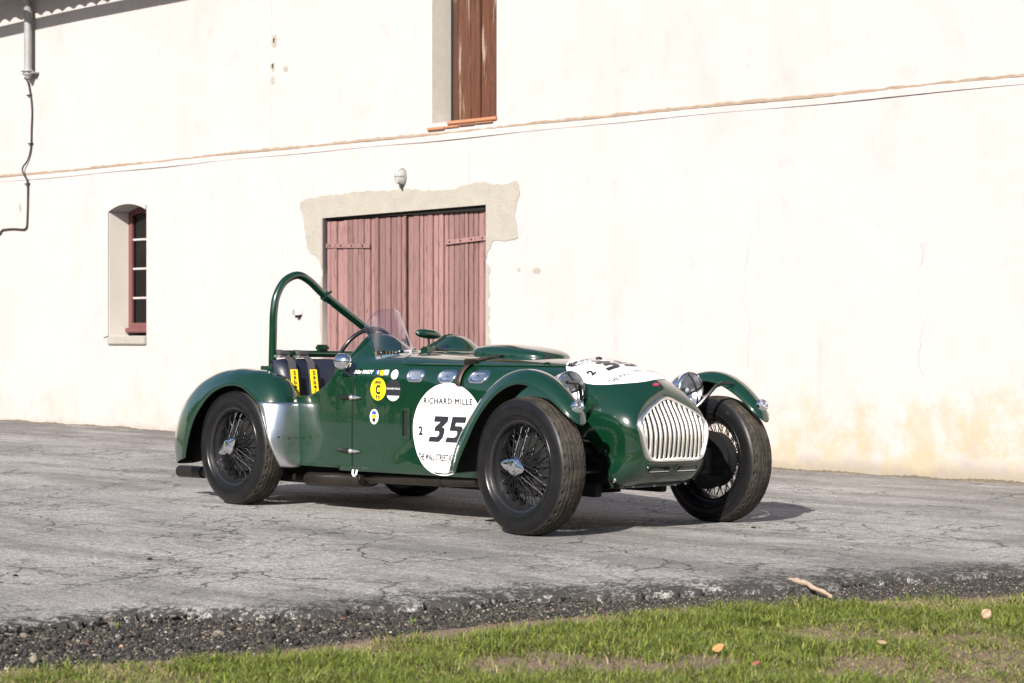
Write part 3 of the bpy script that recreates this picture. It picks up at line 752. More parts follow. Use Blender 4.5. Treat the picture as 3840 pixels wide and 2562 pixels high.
# tail
P = []
TW = smooth_fn([(-2.42, .57), (-2.7, .50), (-3.0, .43), (-3.25, .36), (-3.42, .22), (-3.47, .03)])
TT = smooth_fn([(-2.42, .815), (-2.6, .82), (-2.85, .77), (-3.1, .68), (-3.3, .56), (-3.42, .46), (-3.47, .40)])
TB_ = smooth_fn([(-2.42, .235), (-3.0, .25), (-3.3, .29), (-3.42, .34), (-3.47, .39)])
for x in np.concatenate([np.arange(-2.42, -3.3, -.05), np.arange(-3.3, -3.471, -.017)]):
    W, zt, zb = TW(x), TT(x), TB_(x); zm = (zt + zb) / 2; row = []
    for k in range(40):
        a = 2 * math.pi * k / 40; c_, s_ = math.cos(a), math.sin(a)
        row.append((x, W * math.copysign(abs(c_) ** .55, c_), zm + (zt - zm) * math.copysign(abs(s_) ** .6, s_)))
    P.append(row)
tail = MB().grid(P, close_v=True).obj('tail', 'paint', car, sharp=60)
MB().lathe([(.055, 0), (.055, .025), (.045, .035), (0, .035)], 20, 'z', (-2.75, .0, .79)).obj('filler_cap', 'chrome', car)
# cockpit interior
MB().box((-2.42, -.54, .245), (-1.3, .54, .255)).obj('cockpit_floor', 'black_matte', car, smooth=False)
MB().box((-2.455, -.545, .25), (-2.43, .545, .80)).obj('rear_bulkhead', 'black_matte', car, smooth=False)
dash = [(y, .86 + hump(-1.7, y)) for y in np.linspace(-.54, .54, 41)]
v = [(-1.66, y, z - .012) for y, z in dash] + [(-1.66, y, .62) for y, z in dash]
obj('dashboard', v, [(i, i + 1, 42 + i, 41 + i) for i in range(40)], 'paint', car)
lip = [(-1.722, y, z) for y, z in [(s_ * a, b + hump(-1.72, s_ * a)) for s_ in (-1,) for a, b in sec(-1.72) if b > .80] + [(a, b + hump(-1.72, a)) for a, b in sec(-1.72)[::-1] if b > .80][1:]]
MB().tube(lip, .009, 8).obj('scuttle_bead', 'paint', car, sharp=0)
# seats
def cushion(name, x0, y0, y1, zb, zt, lean):
    P = []; n = 18; m_ = 14
    for i in range(n + 1):
        t = i / n; z = zb + (zt - zb) * t; row = []
        for j in range(m_ + 1):
            q = j / m_ * 2 - 1; y = (y0 + y1) / 2 + (y1 - y0) / 2 * q
            tz = z - (.045 * max(0, abs(q) - .55) ** 1.5 if t > .8 else 0)
            ed = max(0, 1 - (1 - abs(q)) / .16); et = max(0, 1 - (1 - t) / .10)
            rib = .008 * abs(math.sin(q * math.pi * 2.5)) * (0 if t > .86 else 1)
            row.append((x0 - lean * t + .05 + rib + .03 * max(0, abs(q) - .6) - .055 * ed ** 2 - .06 * et ** 2, y, tz))
        P.append(row)
    back = [[(x0 - lean * i / n - .03, P[i][j][1], P[i][j][2]) for j in range(m_, -1, -1)] for i in range(n + 1)]
    full = [P[i] + back[i] for i in range(n + 1)]
    mm = MB().grid(full, close_v=True); 
    k = len(mm.v); top = full[-1]; mm.v += top; mm.f.append(tuple(k + i for i in range(len(top))))
    return mm.obj(name, 'seat', car, sharp=60)
cushion('seat_back', -2.24, -.555, -.02, .34, .868, .14); cushion('seat_back', -2.24, .02, .55, .34, .868, .14)
for y0, y1 in ((-.53, -.03), (.03, .53)): MB().box((-2.22, y0, .26), (-1.85, y1, .38), .04).obj('seat_cushion', 'seat', car)
# harness straps over the seat, with yellow pads
def strapm(name, mat, pts, wdt, thick, nrm_side=(0, 1, 0)):
    P = []; s_ = Vector(nrm_side)
    pts = [Vector(p) for p in pts]
    for i, p in enumerate(pts):
        t = (pts[min(i + 1, len(pts) - 1)] - pts[max(i - 1, 0)]).normalized(); a = (s_ - t * s_.dot(t)).normalized(); b = t.cross(a)
        P.append([p + a * wdt / 2 + b * thick / 2, p - a * wdt / 2 + b * thick / 2, p - a * wdt / 2 - b * thick / 2, p + a * wdt / 2 - b * thick / 2])
    return MB().grid(P, close_v=True).obj(name, mat, car, sharp=40)
def text_tris(s, size=1., shear=0., bold=0., xs=1., center=True, spacing=1.):
    cu = bpy.data.curves.new('t', 'FONT'); cu.body = s; cu.size = size; cu.shear = shear; cu.offset = bold; cu.space_character = spacing; cu.resolution_u = 4
    t = bpy.data.objects.new('t', cu); col.objects.link(t); bpy.context.view_layer.update()
    me = bpy.data.meshes.new_from_object(t.evaluated_get(bpy.context.evaluated_depsgraph_get()))
    v = [(q.co.x * xs, q.co.y) for q in me.vertices]; f = [tuple(p.vertices) for p in me.polygons]
    bpy.data.objects.remove(t); bpy.data.meshes.remove(me); bpy.data.curves.remove(cu)
    if center and v:
        cx = (min(a for a, b in v) + max(a for a, b in v)) / 2; cy = (min(b for a, b in v) + max(b for a, b in v)) / 2
        v = [(a - cx, b - cy) for a, b in v]
    return v, f
for y0, y1 in ((-.488, -.525), (-.348, -.380)):
    s0 = strapm('harness_strap', 'belt', [(-2.50, y0, .80), (-2.475, y0, .905), (-2.435, y0, .918), (-2.395, y0, .90), (-2.37, y0, .882), (-2.33, y0, .872), (-2.29, y0 * .9 + y1 * .1, .845), (-2.255, (y0 + y1) / 2, .75), (-2.22, y1, .64), (-2.17, y1, .48)], .050, .004)
    MB().box((-2.425, y0 - .04, .872), (-2.37, y0 + .04, .888), .003).obj('strap_adjuster', 'slat', s0); MB().box((-2.405, y0 - .035, .888), (-2.362, y0 + .035, .912), .005).obj('strap_slider', 'belt', s0)
    a = Vector((-2.262, y0 * .55 + y1 * .45, .80)); b = Vector((-2.206, y1, .62)); ex = Vector((0, 1, 0)); up = (a - b).normalized(); nz = ex.cross(up) * -1
    if nz.x < 0: nz = -nz
    a += nz * .007; b += nz * .007
    pv = [a - ex * .024, a + ex * .024, b + ex * .024, b - ex * .024]; pv += [q + nz * .006 for q in pv]
    pad = obj('strap_pad', pv, [(0, 1, 2, 3), (7, 6, 5, 4), (0, 4, 5, 1), (1, 5, 6, 2), (2, 6, 7, 3), (3, 7, 4, 0)], 'yellow', s0, smooth=False)
    for i, ch in enumerate('Sabelt'):
        tv, tf = text_tris(ch, .036, bold=.0012, xs=1.05); c_ = a - up * (.022 + .029 * i) + nz * .0072
        obj('lettering', [c_ + ex * p - up * (-q) for p, q in tv], tf, 'ink', s0 if False else pad, smooth=False)
# harness bar and roll hoop
MB().tube([(-2.45, -.50, .897), (-2.45, .52, .90)], .021, 12).obj('harness_bar', 'paint', car)
MB().box((-2.475, -.185, .915), (-2.425, -.105, .955), .01).obj('bar_bracket', 'paint', car)
hp = catmull([(-2.45, -.518, .70), (-2.45, -.518, .83), (-2.45, -.516, 1.0), (-2.45, -.513, 1.14), (-2.45, -.494, 1.242), (-2.45, -.437, 1.330), (-2.45, -.345, 1.371), (-2.45, -.253, 1.342), (-2.45, -.115, 1.244), (-2.45, .19, 1.064), (-2.45, .30, .998), (-2.45, .48, .89), (-2.45, .52, .82)], 8)
hoop = MB().tube(hp, .0245, 14).obj('roll_hoop', 'paint', car, sharp=0)
d_ = Vector((0, .305, -.18)).normalized(); c_ = Vector((-2.45, -.125, 1.250))
MB().tube([c_ - d_ * .014, c_ + d_ * .014], .033, 14).tube([c_ + Vector((.03, 0, .02)) - d_ * .0, c_ + Vector((.06, -.005, .028))], .008, 8).obj('hoop_clamp', 'paint', hoop)
MB().tube([c_ + d_ * .0, c_ + d_ * .40], .0275, 14).obj('hoop_sleeve', 'paint', hoop)
for y in (-.518, .52): MB().box((-2.51, y - .045, .795), (-2.39, y + .045, .822), .004).obj('hoop_foot', 'paint', hoop)

# --- bonnet panel lying proud of the body, with beaded edge
def bonnet():
    xs = [-1.305, -1.302, -1.295, -1.285, -1.27, -1.25, -1.23, -1.21] + list(np.arange(-1.17, -.205, .04)) + [-.204]
    rows = []; edge = []
    for x in xs:
        zc, zk, n, W = ZC(x), ZK(x), NX(x), sec(x)[NB + 1 + NS][0]
        zb_ = interp(x, [(-1.3, .842), (-.8, .840), (-.3, .843), (.05, .835)])
        sa = min(.98, max(.2, (zb_ - zk) / (zc - zk))) ** (n / 2); a0 = math.asin(sa)
        q = min(1, (x + 1.306) / .10); cor = 1 - math.sqrt(max(0, 1 - (1 - q) ** 2)); a0 = a0 + (math.pi / 2 - a0) * .55 * cor
        row = []
        for k in range(33):
            a = a0 + (math.pi - 2 * a0) * k / 32; c_ = math.cos(a); s_ = math.sin(a)
            y = -W * math.copysign(abs(c_) ** (2 / n), c_); z = zk + (zc - zk) * s_ ** (2 / n)
            row.append(Vector((x, y * (1 + .006 / W), z + .006 + hump(x, y))))
        lo = [row[0] + Vector((0, .004, -.012))] ; hi = [row[-1] + Vector((0, -.004, -.012))]
        rows.append(lo + row + hi); edge.append(row[0])
    b = MB().grid(rows).obj('bonnet', 'paint', car, sharp=50)
    for pts in (edge, [Vector((p.x, -p.y, p.z)) for p in edge]):
        MB().tube([p + Vector((0, -.001 if p.y < 0 else .001, -.003)) for p in pts], .0045, 6).obj('bonnet_bead', 'paint', b, sharp=0)
    MB().tube([(-1.306, y, ZC(-1.306) + .004 - .02 * (abs(y) / .45) ** 4) for y in np.linspace(-.34, .34, 15)], .005, 6).obj('bonnet_bead', 'paint', b, sharp=0)
    MB().tube([p + Vector((.002, 0, -.003)) for p in rows[-1][1:-1]], .004, 6).obj('bonnet_bead', 'paint', b, sharp=0)
    return b
bon = bonnet()
# scoop on the bonnet
def scoop():
    P = []
    HP = smooth_fn([(-1.14, .0), (-1.125, .028), (-1.10, .045), (-1.0, .062), (-.86, .068), (-.72, .060), (-.60, .040), (-.545, .018), (-.52, .0)])
    for x in np.linspace(-1.14, -.52, 40):
        hgt = HP(x) + .004; row = []; u = (x + .83) / .31; wd = .175 * max(.05, 1 - abs(u) ** 4.5) ** .5
        for k in range(25):
            a = math.pi * k / 24; c_, s_ = math.cos(a), math.sin(a)
            y = -wd * math.copysign(abs(c_) ** .6, c_); row.append((x, y, ZC(x) + .0 - .03 * (y / .4) ** 2 + hgt * s_ ** .5))
        P.append(row)
    return MB().grid(P).obj('bonnet_scoop', 'paint', bon, sharp=0)
scoop()
def strip_over(x, a_deg0, a_deg1, off, wdt, name, mat, parent, z_side=None, thick=.004):
    zc, zk, n, W = ZC(x), ZK(x), NX(x), sec(x)[NB + 1 + NS][0]; pts = []
    if z_side: pts += [(x, -(W + off), z) for z in np.linspace(z_side, zk, 4)[:-1]]
    for k in range(41):
        a = R_(a_deg0 + (a_deg1 - a_deg0) * k / 40); c_, s_ = math.cos(a), math.sin(a)
        pts.append((x, -W * math.copysign(abs(c_) ** (2 / n), c_) * (1 + off / W), zk + (zc - zk) * abs(s_) ** (2 / n) + off * (.4 + .6 * s_)))
    P = [[(x + dx, y, z) for dx in (-wdt / 2, wdt / 2)] for _, y, z in pts]
    o = MB().grid(P).obj(name, mat, parent, sharp=0); m_ = o.modifiers.new('s', 'SOLIDIFY'); m_.thickness = thick; m_.offset = 1; return o, pts
stp, sp_ = strip_over(-.80, 6, 174, .012, .034, 'bonnet_strap', 'leather', car)
MB().box((-.827, sp_[9][1] - .03, sp_[9][2] - .01), (-.773, sp_[9][1] + .02, sp_[9][2] + .022), .004).obj('strap_buckle', 'dark_metal', stp)
for x, y in ((-.42, -.2), (-.42, .2)): MB().lathe([(.018, 0), (.018, .012), (.0, .018)], 14, 'z', (x, y, ZC(x) + .004)).obj('bonnet_catch', 'dark_metal', bon)

# --- door (opening panel) on the near side and the far side
def door(sgn):
    ztop = smooth_fn([(-1.6, .66), (-1.6055, .729), (-1.645, .767), (-1.70, .786), (-1.755, .793), (-1.81, .734), (-1.89, .684), (-1.98, .652), (-2.12, .640)])
    P = []
    for x in [-1.6, -1.6005, -1.602, -1.606, -1.615, -1.63, -1.645] + list(np.arange(-1.67, -2.11, -.025)) + [-2.112]:
        zt = ztop(x) - .003; r = [(x, sgn * (side_y(x, z) - .001), z) for z in (.262,)] + [(x, sgn * (side_y(x, z) + .004), z) for z in np.linspace(.264, zt - .002, 16)] + [(x, sgn * (side_y(x, zt) - .001), zt)]
        P.append(r)
    P = [[(P[0][0][0] + .002, q[1] - sgn * .005, q[2]) for q in P[0]]] + P
    d = MB().grid(P).obj('door', 'paint', car, sharp=40)
    gp_ = [(x + .004, sgn * (side_y(x, z) + .0015), z) for x, z in ((-1.6, .262), (-1.6, .35), (-1.6, .5), (-1.6, .6), (-1.6, .66), (-1.6055, .729), (-1.62, .752), (-1.645, .770), (-1.70, .789))]; MB().tube(gp_, .0026, 6).obj('door_gap', 'black_matte', d, sharp=0)
    for z in (.652, .350):
        x0 = -1.618; yy = side_y(x0, z) + .010
        MB().lathe([(.001, -.115), (.006, -.10), (.0115, -.055), (.0135, -.01), (.0135, .008), (.009, .012)], 12, 'x', (x0, sgn * yy, z)).obj('hinge', 'dark_metal', d)
        MB().lathe([(.009, .010), (.014, .014), (.014, .026), (.010, .032), (.011, .05), (.007, .075), (.001, .105)], 12, 'x', (x0, sgn * yy, z)).obj('hinge_finial', 'slat', d)
    return d
door(-1); door(1)

# --- decals laid on the body skin
bm = bmesh.new(); bm.from_mesh(body_me); bmesh.ops.triangulate(bm, faces=bm.faces[:]); BV = BVHTree.FromBMesh(bm); bm.free()
def bvh_of(o):
    b = bmesh.new(); b.from_mesh(o.data); bmesh.ops.triangulate(b, faces=b.faces[:]); t = BVHTree.FromBMesh(b); b.free(); return t
BVB = bvh_of(bon)
def on_side(x, z, off, sgn=-1):
    h, n, i, d = BV.ray_cast(Vector((x, sgn * 1.5, z)), Vector((0, -sgn, 0)))
    if h is None: return Vector((x, sgn * WF(x), z))
    return h + Vector((0, sgn, 0)) * off
def on_top(x, y, off):
    h1, _, _, _ = BV.ray_cast(Vector((x, y, 2)), Vector((0, 0, -1))); h2, _, _, _ = BVB.ray_cast(Vector((x, y, 2)), Vector((0, 0, -1)))
    hs = [h.z for h in (h1, h2) if h is not None and h.z > .6]
    z = max(hs) if hs else .8
    return Vector((x, y, z + off))
CT = math.cos(R_(8.5))
def side_map(x0, z0, off): return lambda a, b: on_side(x0 + a * CT, z0 + b, off)
def disc(fn, rx, ry, name, mat, parent, nr=10, na=48, a0=0, a1=360, r0=0.0, ymin=None):
    P = [[fn(rx * r * math.cos(R_(a0 + (a1 - a0) * k / na)), ry * r * math.sin(R_(a0 + (a1 - a0) * k / na))) for k in range(na + 1)] for r in np.linspace(max(r0, .001), 1, nr)]
    return MB().grid(P).obj(name, mat, parent, sharp=0)
def lettering(fn, s, size, mat, parent, name='lettering', dx=0, dy=0, **kw):
    v, f = text_tris(s, size, **kw); return obj(name, [fn(a + dx, b + dy) for a, b in v], f, mat, parent, smooth=False)
NUM3 = [(.06, 1), (1, 1), (1, .80), (.70, .57), (.86, .55), (.93, .46), (.93, .18), (.76, 0), (0, 0), (0, .20), (.50, .20), (.60, .26), (.60, .36), (.52, .42), (.22, .42), (.22, .58), (.52, .78), (.06, .78)]
NUM5 = [(.06, 1), (1, 1), (1, .77), (.38, .77), (.38, .64), (.80, .64), (.95, .53), (.95, .18), (.78, 0), (0, 0), (0, .20), (.52, .20), (.62, .27), (.62, .38), (.54, .45), (.06, .45)]
def glyph(pts, fn, x0, y0, w_, h_, sh, mat, parent, name='number'):
    bmm = bmesh.new(); vs = [bmm.verts.new((p[0] * w_ + sh * p[1] * h_, p[1] * h_, 0)) for p in pts]; bmm.faces.new(vs)
    bmesh.ops.triangulate(bmm, faces=bmm.faces[:])
    for _ in range(2): bmesh.ops.subdivide_edges(bmm, edges=[e for e in bmm.edges if e.calc_length() > .03], cuts=1, use_grid_fill=False)
    bmesh.ops.triangulate(bmm, faces=bmm.faces[:]); bmm.verts.index_update()
    v = [fn(x0 + q.co.x, y0 + q.co.y) for q in bmm.verts]; f = [[q.index for q in fc.verts] for fc in bmm.faces]; bmm.free()
    return obj(name, v, f, mat, parent, smooth=False)
def roundel(mk0, r, k=1.0, name='number_roundel'):
    mk = (lambda off: mk0(off)) if k == 1 else (lambda off: (lambda fn: (lambda a, b: fn(a * k, b * k)))(mk0(off * 1.7)))
    r = r / k
    d = disc(mk(.0012), r, r, name, 'white', car, 16, 72); f2 = mk(.0036)
    [lettering(mk(.0036 + .0004 * q), 'RICHARD MILLE', .046, 'ink', d, dx=.0017 * (q - 1), dy=.152 + .0010 * (q - 1), bold=0, xs=.97, spacing=1.12) for q in range(3)]
    glyph(NUM3, f2, -.128, -.070, .104, .140, .26, 'ink', d); glyph(NUM5, f2, -.004, -.070, .104, .140, .26, 'ink', d)
    lettering(f2, '2', .064, 'ink', d, dx=-.190, dy=-.012, bold=.0030, xs=.9)
    [lettering(mk(.0036 + .0004 * q), 'THE WALL STREET JOURNAL', .050, 'ink', d, dx=-.018 + .0009 * (q - 1), dy=-.158, bold=.0006 if k == 1 else 0, xs=.50, spacing=1.10) for q in (range(3) if k == 1 else (1,))]
    return d
roundel(lambda off: side_map(-.877, .494, off), .25)
def top_map(x0, y0):
    def mk(off):
        def fn(a, b):
            # follow the curved bonnet: lay by arc length along x
            n = 12; x = x0; st = -b / n
            for _ in range(n):
                z0 = on_top(x - .01, y0 + a, 0).z; z1 = on_top(x + .01, y0 + a, 0).z; sl = (z1 - z0) / .02; x += st / math.sqrt(1 + sl * sl)
            sl = 0
            return on_top(x, y0 + a * .985, off * 1.6)
        return fn
    return mk
roundel(top_map(-.06, -.035), .268, 1.08)
f1 = side_map(-1.395, .7025, .0012); f2 = side_map(-1.395, .7025, .0030); dk = disc(f1, .060, .063, 'class_sticker', 'yellow', car)
lettering(f2, 'C', .066, 'ink', dk, bold=.0040, xs=.8, dy=-.003); lettering(f2, '9', .027, 'ink', dk, dx=-.010, dy=-.044, bold=.0014); lettering(f2, '0', .027, 'ink', dk, dx=.010, dy=-.044, bold=.0014); lettering(f2, '#060', .025, 'ink', dk, dy=.038, bold=.0008, xs=.95)
f1 = side_map(-1.278, .699, .0012); f2 = side_map(-1.278, .699, .0024); dk = disc(f1, .057, .0615, 'black_sticker', 'ink', car)
lettering(f2, 'RICHARD MILLE', .0145, 'white', dk, dy=.008, bold=0); MB().grid([[f2(.056 * math.cos(R_(a)), .0605 * (math.sin(R_(a)) * t + math.sin(R_(212)) * (1 - t))) for a in np.linspace(212, 328, 20)] for t in (0, .5, 1)]).obj('white_segment', 'white', dk, smooth=False)
f1 = side_map(-1.277, .785, .0012); f2 = side_map(-1.277, .785, .0024); dk = disc(f1, .026, .027, 'small_sticker', 'white', car, 6, 28); lettering(f2, '6', .026, 'ink', dk, dx=-.009, bold=.0004); lettering(f2, '0', .026, 'ink', dk, dx=.009, bold=.0004)
f1 = side_map(-1.420, .548, .0012); f2 = side_map(-1.420, .548, .0024)
dk = disc(f1, .034, .042, 'crest_sticker', 'white', car, 6, 28); disc(side_map(-1.420, .568, .0024), .018, .012, 'crest_band', 'blue', dk, 4, 16); disc(side_map(-1.420, .55, .0026), .024, .010, 'crest_band', 'yellow', dk, 4, 16); disc(side_map(-1.420, .53, .0024), .014, .012, 'crest_band', 'ink', dk, 4, 16)
f1 = side_map(-1.522, .797, .0012); lettering(f1, 'Didier MARTY', .027, 'white', car, 'name_lettering', shear=.25, bold=.0009, xs=.95)
def patch_rect(x0, x1, z0, z1, mat, name, parent=car):
    P = [[on_side(x, z, .0014) for x in np.linspace(x0, x1, 5)] for z in (z0, z1)]; return MB().grid(P).obj(name, mat, parent, smooth=False)
fl = patch_rect(-1.424, -1.410, .786, .806, 'blue', 'flag_sticker'); patch_rect(-1.410, -1.400, .786, .806, 'white', 'flag_band', fl); patch_rect(-1.400, -1.390, .786, .806, 'red', 'flag_band', fl); patch_rect(-1.388, -1.360, .780, .808, 'yellow', 'flag_band', fl); patch_rect(-1.359, -1.326, .782, .810, 'white', 'flag_band', fl)
nb = disc(lambda a, b: on_top(.222 - b * .7, a - .03, .002), .024, .011, 'nose_badge', 'red', car, 4, 20); disc(lambda a, b: on_top(.222 - b * .7, a - .03, .0032), .012, .005, 'badge_centre', 'blue', nb, 3, 14)

# portholes
def stadium(rx, rz, n=28):
    s_ = rx - rz; return [((s_ if math.cos(t) >= 0 else -s_) + rz * math.cos(t), rz * math.sin(t)) for t in [2 * math.pi * (k + .5) / n for k in range(n)]]
for sgn in (-1, 1):
    for x in (-1.122, -.898, -.692):
        rings = []
        for rx, rz, of in ((.063, .037, .0), (.061, .035, .007), (.054, .029, .011), (.046, .022, .008), (.042, .018, .001)):
            rings.append([on_side(x + a, .781 + b, of, sgn) for a, b in stadium(rx, rz)])
        o = MB().grid(rings, close_v=True).obj('porthole', 'chrome', car, sharp=60)
        c_ = [on_side(x + a, .781 + b, .0015, sgn) for a, b in stadium(.043, .019)]
        obj('porthole_plate', c_, [tuple(range(len(c_)))], 'alu', o, smooth=False)
# slot vent in the near side
def rect_ring(fn, a, b, t, name, mat, parent, depth=.006):
    o_ = [(-a, -b), (a, -b), (a, b), (-a, b)]; i_ = [(-a + t, -b + t), (a - t, -b + t), (a - t, b - t), (-a + t, b - t)]
    return MB().grid([[fn(p, q, .0) for p, q in o_], [fn(p, q, depth) for p, q in o_], [fn(p, q, depth) for p, q in i_], [fn(p, q, .001) for p, q in i_]], close_v=True).obj(name, mat, parent, sharp=30)
for sgn in (-1, 1):
    fv = lambda p, q, of: on_side(-1.178 + p, .516 + q, of, sgn)
    vt = rect_ring(fv, .036, .086, .018, 'side_vent', 'paint', car, .009)
    obj('vent_opening', [fv(p, q, .0015) for p, q in ((-.02, -.07), (.02, -.07), (.02, .07), (-.02, .07))], [(0, 1, 2, 3)], 'black_matte', vt, smooth=False)
    MB().grid([[fv(-.02, q, .002), fv(-.013, q, .008)] for q in np.linspace(-.068, .068, 4)]).obj('vent_louvre', 'paint', vt)

# --- grille
gfr = [(p, q) for p, q in gs]; full = [(-a, b) for a, b in gfr[::-1]] + gfr[1:-1]
P = []
def gpt(y, z, of, grow):
    cy, cz = 0, .52; L = math.hypot(y, z - cz); return (GX(z) + of, y + (y / L * grow if L else 0), z + ((z - cz) / L * grow if L else 0))
for of, g in ((-.03, .004), (.004, .004), (.012, -.002), (.012, -.012), (.004, -.018), (-.02, -.018)): P.append([gpt(a, b, of, g) for a, b in full])
gr = MB().grid(P, close_v=True).obj('grille', 'slat', car, sharp=50)
def g_edges(y):
    ys = [a for a, b in gfr]; zb = .372; zt = None
    up = [(a, b) for a, b in gfr[48:]]; zt = interp(y, sorted(up))
    lo = [(a, b) for a, b in gfr[:48]]; zb = min([b for a, b in lo if a >= y - 1e-6] or [.5])
    return zb, zt
NSL = 14
for k in range(NSL):
    y = (-1 + 2 * (k + .5) / NSL) * .232; zb, zt = g_edges(abs(y)); P = []
    for z in np.linspace(zb + .004, zt - .006, 14):
        bow = .022 * math.sin(math.pi * (z - .36) / .33) * (1 - (y / .27) ** 2) + .004
        yy = y * (1 + .0 * (z - .5)); x = GX(z) + bow - .004
        P.append([(x - .016, yy - .0068, z), (x - .003, yy - .0068, z), (x, yy - .004, z), (x, yy + .004, z), (x - .003, yy + .0068, z), (x - .016, yy + .0068, z)])
    MB().grid(P, close_v=True).obj('slat', 'slat', gr, sharp=50)
bk = [(GX(b) - .045, a * .97, .52 + (b - .52) * .97) for a, b in full]; obj('grille_backing', bk, [tuple(range(len(bk)))], 'black_matte', gr, smooth=False)
# air slots under the grille
def on_front(y, z, off):
    h, n, i, d = BV.ray_cast(Vector((1.0, y, z)), Vector((-1, 0, 0))); return (h if h is not None else Vector((.3, y, z))) + Vector((off, 0, 0))
for yc in (-.10, .11):
    fr_ = [[on_front(yc + a, .322 + b, of) for a, b in stadium(rx, rz)] for rx, rz, of in ((.092, .026, 0), (.090, .024, .006), (.082, .017, .005), (.080, .015, .0005))]
    o = MB().grid(fr_, close_v=True).obj('air_slot', 'paint', car, sharp=50)
    c_ = [on_front(yc + a, .322 + b, .001) for a, b in stadium(.081, .016)]; obj('slot_mesh', c_, [tuple(range(len(c_)))], 'black_matte', o, smooth=False)
    MB().tube([on_front(yc + a, .312, .004) for a in np.linspace(-.07, .07, 6)], .003, 6).obj('slot_bar', 'slat', o)
for y in (-.30, -.24, -.16, 0, .16, .24, .30):
    h, n, i, d = BV.ray_cast(Vector((.19, y, -.5)), Vector((0, 0, 1)))
    if h is not None: MB().lathe([(.007, 0), (.007, -.004), (.0, -.007)], 8, 'z', (h.x, h.y, h.z)).obj('rivet', 'slat', car)
h = on_side(.20, .27, .0); MB().lathe([(.010, 0), (.010, -.005), (.0, -.009)], 10, 'y', tuple(h)).obj('cowl_fastener', 'slat', car)

# --- front fenders
FC = smooth_fn([(30, .412), (42, .434), (54, .440), (67, .455), (87, .481), (105, .488), (120, .484), (135, .482), (150, .492), (170, .545), (187, .600)])
FL = smooth_fn([(30, .408), (45, .402), (60, .400), (80, .411), (90, .414), (110, .398), (135, .382), (150, .385), (165, .402), (187, .475)])
def front_fender(sgn):
    zc_ = .342; yo, yi, ymid = .795, .605, .70
    rows = []; A0, A1 = 31.0, 186.0
    for t in list(np.linspace(0, .08, 8)) + list(np.linspace(.1, 1, 44)):
        an = A0 + (A1 - A0) * t; wk = min(1, math.sqrt(max(0, 1 - (1 - t / .10) ** 2)) if t < .10 else 1); wk = max(wk, .04); wn = interp(an, [(30, .60), (60, .80), (90, 1.0), (190, 1.0)])
        rc, rl = FC(an), FL(an); dep = rc - rl; row = []
        for k in range(21):
            q = k / 20 * 2 - 1; y = ymid + .095 * q * wk * wn
            r = rc - dep * abs(q) ** 2.6 * wk
            if q < 0: r = rc - dep * .75 * abs(q) ** 2.6 * wk
            a = R_(an); row.append((r * math.cos(a), sgn * y, zc_ + r * math.sin(a)))
        rows.append(row)
    o = MB().grid(rows).obj('front_fender', 'paint', car, sharp=0); m_ = o.modifiers.new('s', 'SOLIDIFY'); m_.thickness = .004; m_.offset = 0
    for kk in (0, -1): MB().tube([r[kk] for r in rows[4:]], .0055, 6).obj('fender_edge', 'paint', o, sharp=0)
    MB().tube(rows[-1], .0055, 6).obj('fender_edge', 'paint', o, sharp=0)
    MB().grid([[(x * .985, y, .342 + (z - .342) * .985) for x, y, z in r[1:-1:3]] for r in rows[5:]]).obj('fender_lining', 'black_matte', o, sharp=0)
    # position lamp near the tip
    L = Vector((.327, sgn * .70, .650)); d_ = Vector((.80, 0, .55)).normalized(); qd = d_.to_track_quat('Z', 'Y')
    def lat(prof, n=18): 
        mm = MB().lathe(prof, n, 'z'); mm.v = [tuple(L + qd @ Vector(p)) for p in mm.v]; return mm
    lat([(.034, -.03), (.034, .004), (.030, .012), (.026, .012)]).obj('lamp_rim', 'chrome', o); lat([(.028, .010), (.022, .020), (.012, .026), (.0005, .028)]).obj('lamp_lens', 'lens', o); lat([(.0005, .002), (.02, .004), (.027, .010)]).obj('lamp_reflector', 'alu', o)
    # stays to the axle and the lamp bar
    MB().tube([(.06, sgn * .40, .60), (.10, sgn * .45, .65), (.155, sgn * .52, .752), (.165, sgn * .55, .762), (.173, sgn * .63, .764)], .0095, 8).obj('fender_stay', 'black', o)
    MB().tube([(-.28, sgn * .48, .36), (-.36, sgn * .56, .50), (-.37, sgn * .64, .63)], .008, 8).obj('fender_stay', 'black', o)
    return o
front_fender(-1); front_fender(1)

# --- rear fenders with polished stone guards
RCR = smooth_fn([(-14, .478), (4, .462), (20, .487), (32, .52), (45, .532), (61, .504), (76, .470), (90, .462), (100, .464), (123, .505), (142, .572), (157, .632), (171, .672), (180, .685), (190, .665), (200, .628)])
RLP = smooth_fn([(-14, .452), (4, .438), (21, .424), (39, .424), (50, .404), (66, .390), (82, .369), (104, .349), (131, .343), (155, .362), (177, .392), (196, .437), (200, .445)])
def rf_pt(an, q, sgn):
    """q 0 = inner edge on the body, 1 = outer lip"""
    zc_ = .342; rc, rl = RCR(an), RLP(an); y = .575 + .215 * q
    e = max(0, (q - .30) / .70); r = rc - (rc - rl) * e ** 2.7 - .010 * max(0, (.3 - q) / .3) ** 2
    if an < 10: y = .575 + .215 * q * (1 - .42 * (max(0, (10 - an) / 24)) ** 1.6)
    a = R_(an); return (-2.54 + r * math.cos(a), sgn * y, zc_ + r * math.sin(a))
